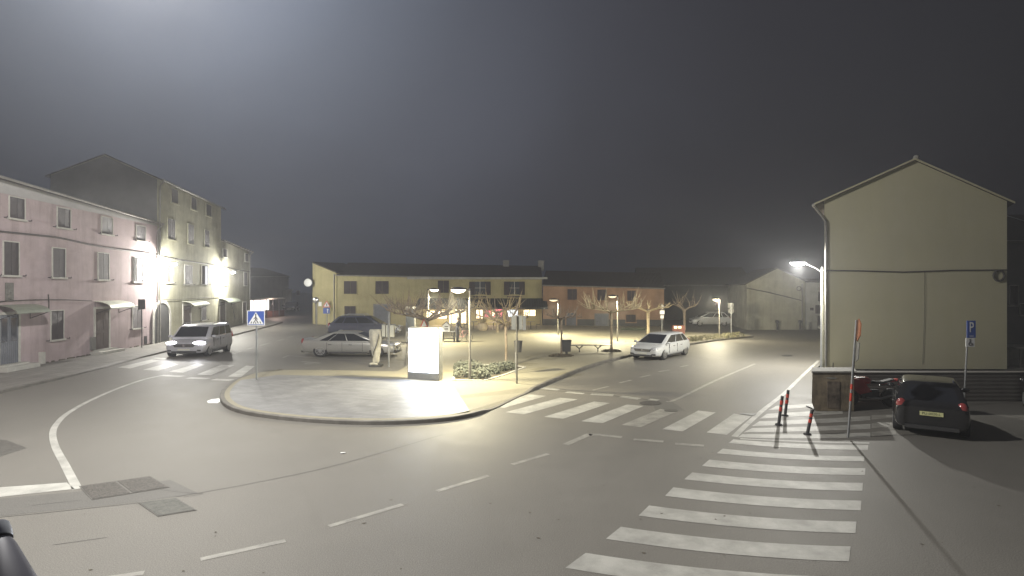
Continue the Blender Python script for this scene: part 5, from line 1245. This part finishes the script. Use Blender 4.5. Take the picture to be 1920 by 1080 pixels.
# ------------------------------------------------------------------ trees
def tree(base, h, label, spread=(1, 1), arms=6, seed=1, m='twig', tr=.11, shoots=7, span=2.0, rise=.35, up=1.2, group='bare pollarded trees on the square'):
    rnd = random.Random(seed); t = thing('pollarded_tree', label, 'tree', base, 0, group)
    q = MB(); q.tube([(0, 0, -.03), (.02, 0, .15), (.03, .02, h*.5), (0, 0, h)], [tr*1.25, tr, tr*.85, tr*1.05], 9); q.ball((0, 0, h), tr*1.35, 9, 7); q.build('trunk', M['bark'] if m != 'twig' else mat('pale_bark', (.34, .28, .19), .9, var=.25, scale=8, bump=.4), t, smooth=True)
    q = MB()
    for i in range(arms):
        a = 2*math.pi*(i+rnd.uniform(-.25, .25))/arms; Lr = span*rnd.uniform(.75, 1.1); d = Vector((math.cos(a)*spread[0], math.sin(a)*spread[1], 0))
        p0_ = Vector((0, 0, h-.05)); p1_ = p0_+d*Lr*.35+Vector((0, 0, rise*.5)); p2_ = p0_+d*Lr*.7+Vector((rnd.uniform(-.1, .1), rnd.uniform(-.1, .1), rise*.8)); p3_ = p0_+d*Lr+Vector((0, 0, rise+rnd.uniform(-.1, .2)))
        q.tube([p0_, p1_, p2_, p3_], [tr*.62, tr*.45, tr*.36, tr*.38], 6)
        arm = [p0_, p1_, p2_, p3_]
        for k in range(shoots):
            f = rnd.uniform(.35, 1.0)*3; j = min(2, int(f)); b_ = arm[j].lerp(arm[j+1], f-j)
            ll = up*rnd.choice((.35, .55, .8, 1.0, 1.25)); aa = a+rnd.gauss(0, .9); tilt = rnd.uniform(.15, 1.3)
            dd = Vector((math.cos(aa)*math.sin(tilt)*spread[0], math.sin(aa)*math.sin(tilt), math.cos(tilt)))
            m1 = b_+dd*ll*.5+Vector((rnd.uniform(-.1, .1), rnd.uniform(-.1, .1), 0)); e1 = b_+dd*ll+Vector((0, 0, .12*ll))
            w_ = rnd.uniform(.7, 1.5)
            q.tube([b_, m1, e1], [.034*w_, .024*w_, .008], 5)
            for z_ in range(rnd.choice((0, 1, 2))):
                q.tube([m1, m1+Vector((rnd.uniform(-.4, .4), rnd.uniform(-.3, .3), rnd.uniform(-.05, .4)))], [.017, .007], 4)
    q.build('crown', M[m], t)
    return t
Yt = 40.0
tree(Vector(((800-960)/F*34.5, 34.5, KZ)), 2.15, 'dark spreading bare tree whose limbs rise behind the light box', (1.1, 1), 8, 3, 'bark', .13, 8, 2.2, .55, 1.15)
tree(G(948, 687, KZ), 2.15, 'slender bare tree between the near lamp and the slim sign pole', (1, 1), 6, 5, 'bark', .07, 6, 1.2, .35, 1.0)
tree(G(1052, 664, KZ), 2.2, 'thin faint bare tree beside the square litter box', (1, 1), 6, 8, 'bark', .07, 4, 1.2, .2, .6)
tree(G(1146, 657, KZ), 2.5, 'wide flat-topped bare tree left of the white car, its limbs lit', (1, 1), 6, 11, 'twig', .085, 8, 2.0, .3, 1.05)
tree(Vector(((1215-960)/F*47, 47, KZ)), 2.2, 'pale stemmed bare tree right behind the white car', (1, 1), 5, 13, 'twig', .13, 5, 1.7, .4, .8)
tree(Vector(((1283-960)/F*56, 56, KZ)), 1.9, 'small dim bare tree behind the red brown cabinet', (1, 1), 5, 17, 'bark', .14, 3, 1.3, .6, 1.3)
tree(Vector(((932-960)/F*53, 53, KZ)), 1.8, 'bare tree in front of the cafe right of the cream pot', (1, 1), 6, 19, 'twig', .12, 5, 2.0, .5, 1.7)
tree(Vector(((862-960)/F*51, 51, KZ)), 1.9, 'bare tree in front of the lit cafe left of the cream pot', (1, 1), 7, 23, 'twig', .12, 6, 2.1, .6, 1.2)
tree(Vector(((768-960)/F*50, 50, KZ)), 1.9, 'bare tree nearest the blue grey garage door', (1, 1), 7, 29, 'bark', .12, 7, 2.0, .6, 1.3)

def bush(c, r, label, m='leaf_grey', n=420, sc=(1, 1, .75), seed=0, group='low shrubs in the planted bed', name='shrub'):
    rnd = random.Random(seed); t = thing(name, label, 'shrub', c, 0, group); q = MB()
    for i in range(n):
        a = rnd.uniform(0, 6.283); u = rnd.uniform(-.2, 1); rr = r*(.55+.45*rnd.random()**.4)*(1+.12*math.sin(3*a+seed))
        s2 = math.sqrt(max(0, 1-u*u)); p = Vector((rr*s2*math.cos(a)*sc[0], rr*s2*math.sin(a)*sc[1], max(.03, rr*(u+.2)*sc[2])))
        e = rnd.uniform(.035, .07); d1 = Vector((rnd.uniform(-1, 1), rnd.uniform(-1, 1), rnd.uniform(-.3, 1))).normalized(); d2 = d1.orthogonal().normalized()
        q.add([p-d1*e, p+d2*e*.5, p+d1*e, p-d2*e*.5], [(0, 1, 2, 3)])
    q.build('foliage', M[m], t)
    q = MB()
    for i in range(6):
        a = rnd.uniform(0, 6.28); q.tube([(0, 0, -.02), (math.cos(a)*r*.5, math.sin(a)*r*.5, r*.6)], [.015, .006], 4)
    q.build('stem', M['bark'], t); return t
bed = MB(); bp_ = [G(*p, KZ) for p in [(850, 713), (908, 714), (940, 705), (985, 689), (955, 684), (858, 684)]]
bed.add([p+Vector((0, 0, .006)) for p in bp_], [tuple(range(6))]); bed.build('soil_bed', M['soil'], kind='structure')
be = MB()
for a, b in zip(bp_, bp_[1:]+bp_[:1]):
    d_ = (b-a).normalized(); n_ = Vector((-d_.y, d_.x, 0))*.05; be.prism([a-n_, b-n_, b+n_, a+n_], (0, 0, .035))
be.build('bed_edging', M['stone'], kind='structure')
for i, (u, v, r_, lb) in enumerate(((868, 706, .38, 'rounded grey green shrub at the left front of the bed'), (884, 694, .42, 'rounded shrub behind the near lamp post'), (900, 708, .36, 'loose shrub right of the lamp post foot'), (918, 700, .36, 'middle shrub of the planted bed'), (934, 695, .34, 'dark shrub before the slim tree'), (952, 692, .32, 'last small shrub at the pointed end of the bed'), (866, 692, .34, 'shrub at the back left corner of the bed'))):
    bush(G(u, v, KZ), r_*1.35, lb, seed=i+1, n=650)
for i, (u, v, sx_, lb) in enumerate(((1050, 668, 2.2, 'flat dry ground cover round the litter box'), (1146, 659, 1.8, 'flat dry ground cover round the lit tree'))):
    bush(G(u, v, KZ), .34, lb, 'soil', 500, (sx_, 1.2, .35), 40+i, 'tree pit planting', 'ground_plant')
for i in range(9):
    u = 1292+i*11.5; bush(G(u, 640-i*1.1, KZ), .42, ['straw coloured low shrub nearest the white car', 'straw low shrub second from the white car', 'low shrub under the red brown cabinet', 'low dry shrub third of the far bed', 'middle dry shrub of the far bed', 'low dry shrub just past the middle of the far bed', 'dry shrub left of the far lamp', 'dry shrub at the foot of the far lamp', 'last dry shrub right of the far lamp'][i], 'grass', 260, (1.5, 1, .8), 60+i, 'low shrubs of the far bed')

# grass tufts and leaves
rnd = random.Random(3); q = MB()
for i in range(500):
    u = rnd.uniform(1165, 1210); v = rnd.uniform(617.5, 619.5); p = G(u, v, KZ); q.add([p, p+Vector((.03, 0, 0)), p+Vector((rnd.uniform(-.1, .1), 0, rnd.uniform(.1, .3)))], [(0, 1, 2)])
q.build('grass', M['leaf'], kind='stuff')
q = MB()
for i in range(35):
    u = rnd.uniform(20, 1900); v = rnd.uniform(800, 1078); p = G(u, v); s_ = rnd.uniform(.012, .03); a = rnd.uniform(0, 6.28)
    q.add([p+Vector((s_*math.cos(a+k*1.57)*(1.6 if k % 2 else .7), s_*math.sin(a+k*1.57), .005+.006*(k % 2))) for k in range(4)], [(0, 1, 2, 3)])
q.build('fallen_leaves', M['soil'], kind='stuff')
p = G(643, 850); q = MB(); q.box(p+Vector((0, 0, .012)), (.12, .07, .02), .3); tag(q.build('paper_scrap', M['white_sign']), 'scrap of white paper lying on the road before the island', 'litter')

# ------------------------------------------------------------------ haze
HAZE = True
if HAZE:
    hz = bpy.data.materials.new('haze'); hz.use_nodes = True; nt = hz.node_tree; nt.nodes.remove(nt.nodes['Principled BSDF'])
    pv = nt.nodes.new('ShaderNodeVolumePrincipled'); pv.inputs['Color'].default_value = (.86, .87, .92, 1); pv.inputs['Density'].default_value = .0020; pv.inputs['Anisotropy'].default_value = .35
    nt.links.new(pv.outputs['Volume'], nt.nodes['Material Output'].inputs['Volume'])
    q = MB(); q.span(-80, 80, -12, 170, -1, 17); q.build('haze', hz, kind='stuff')
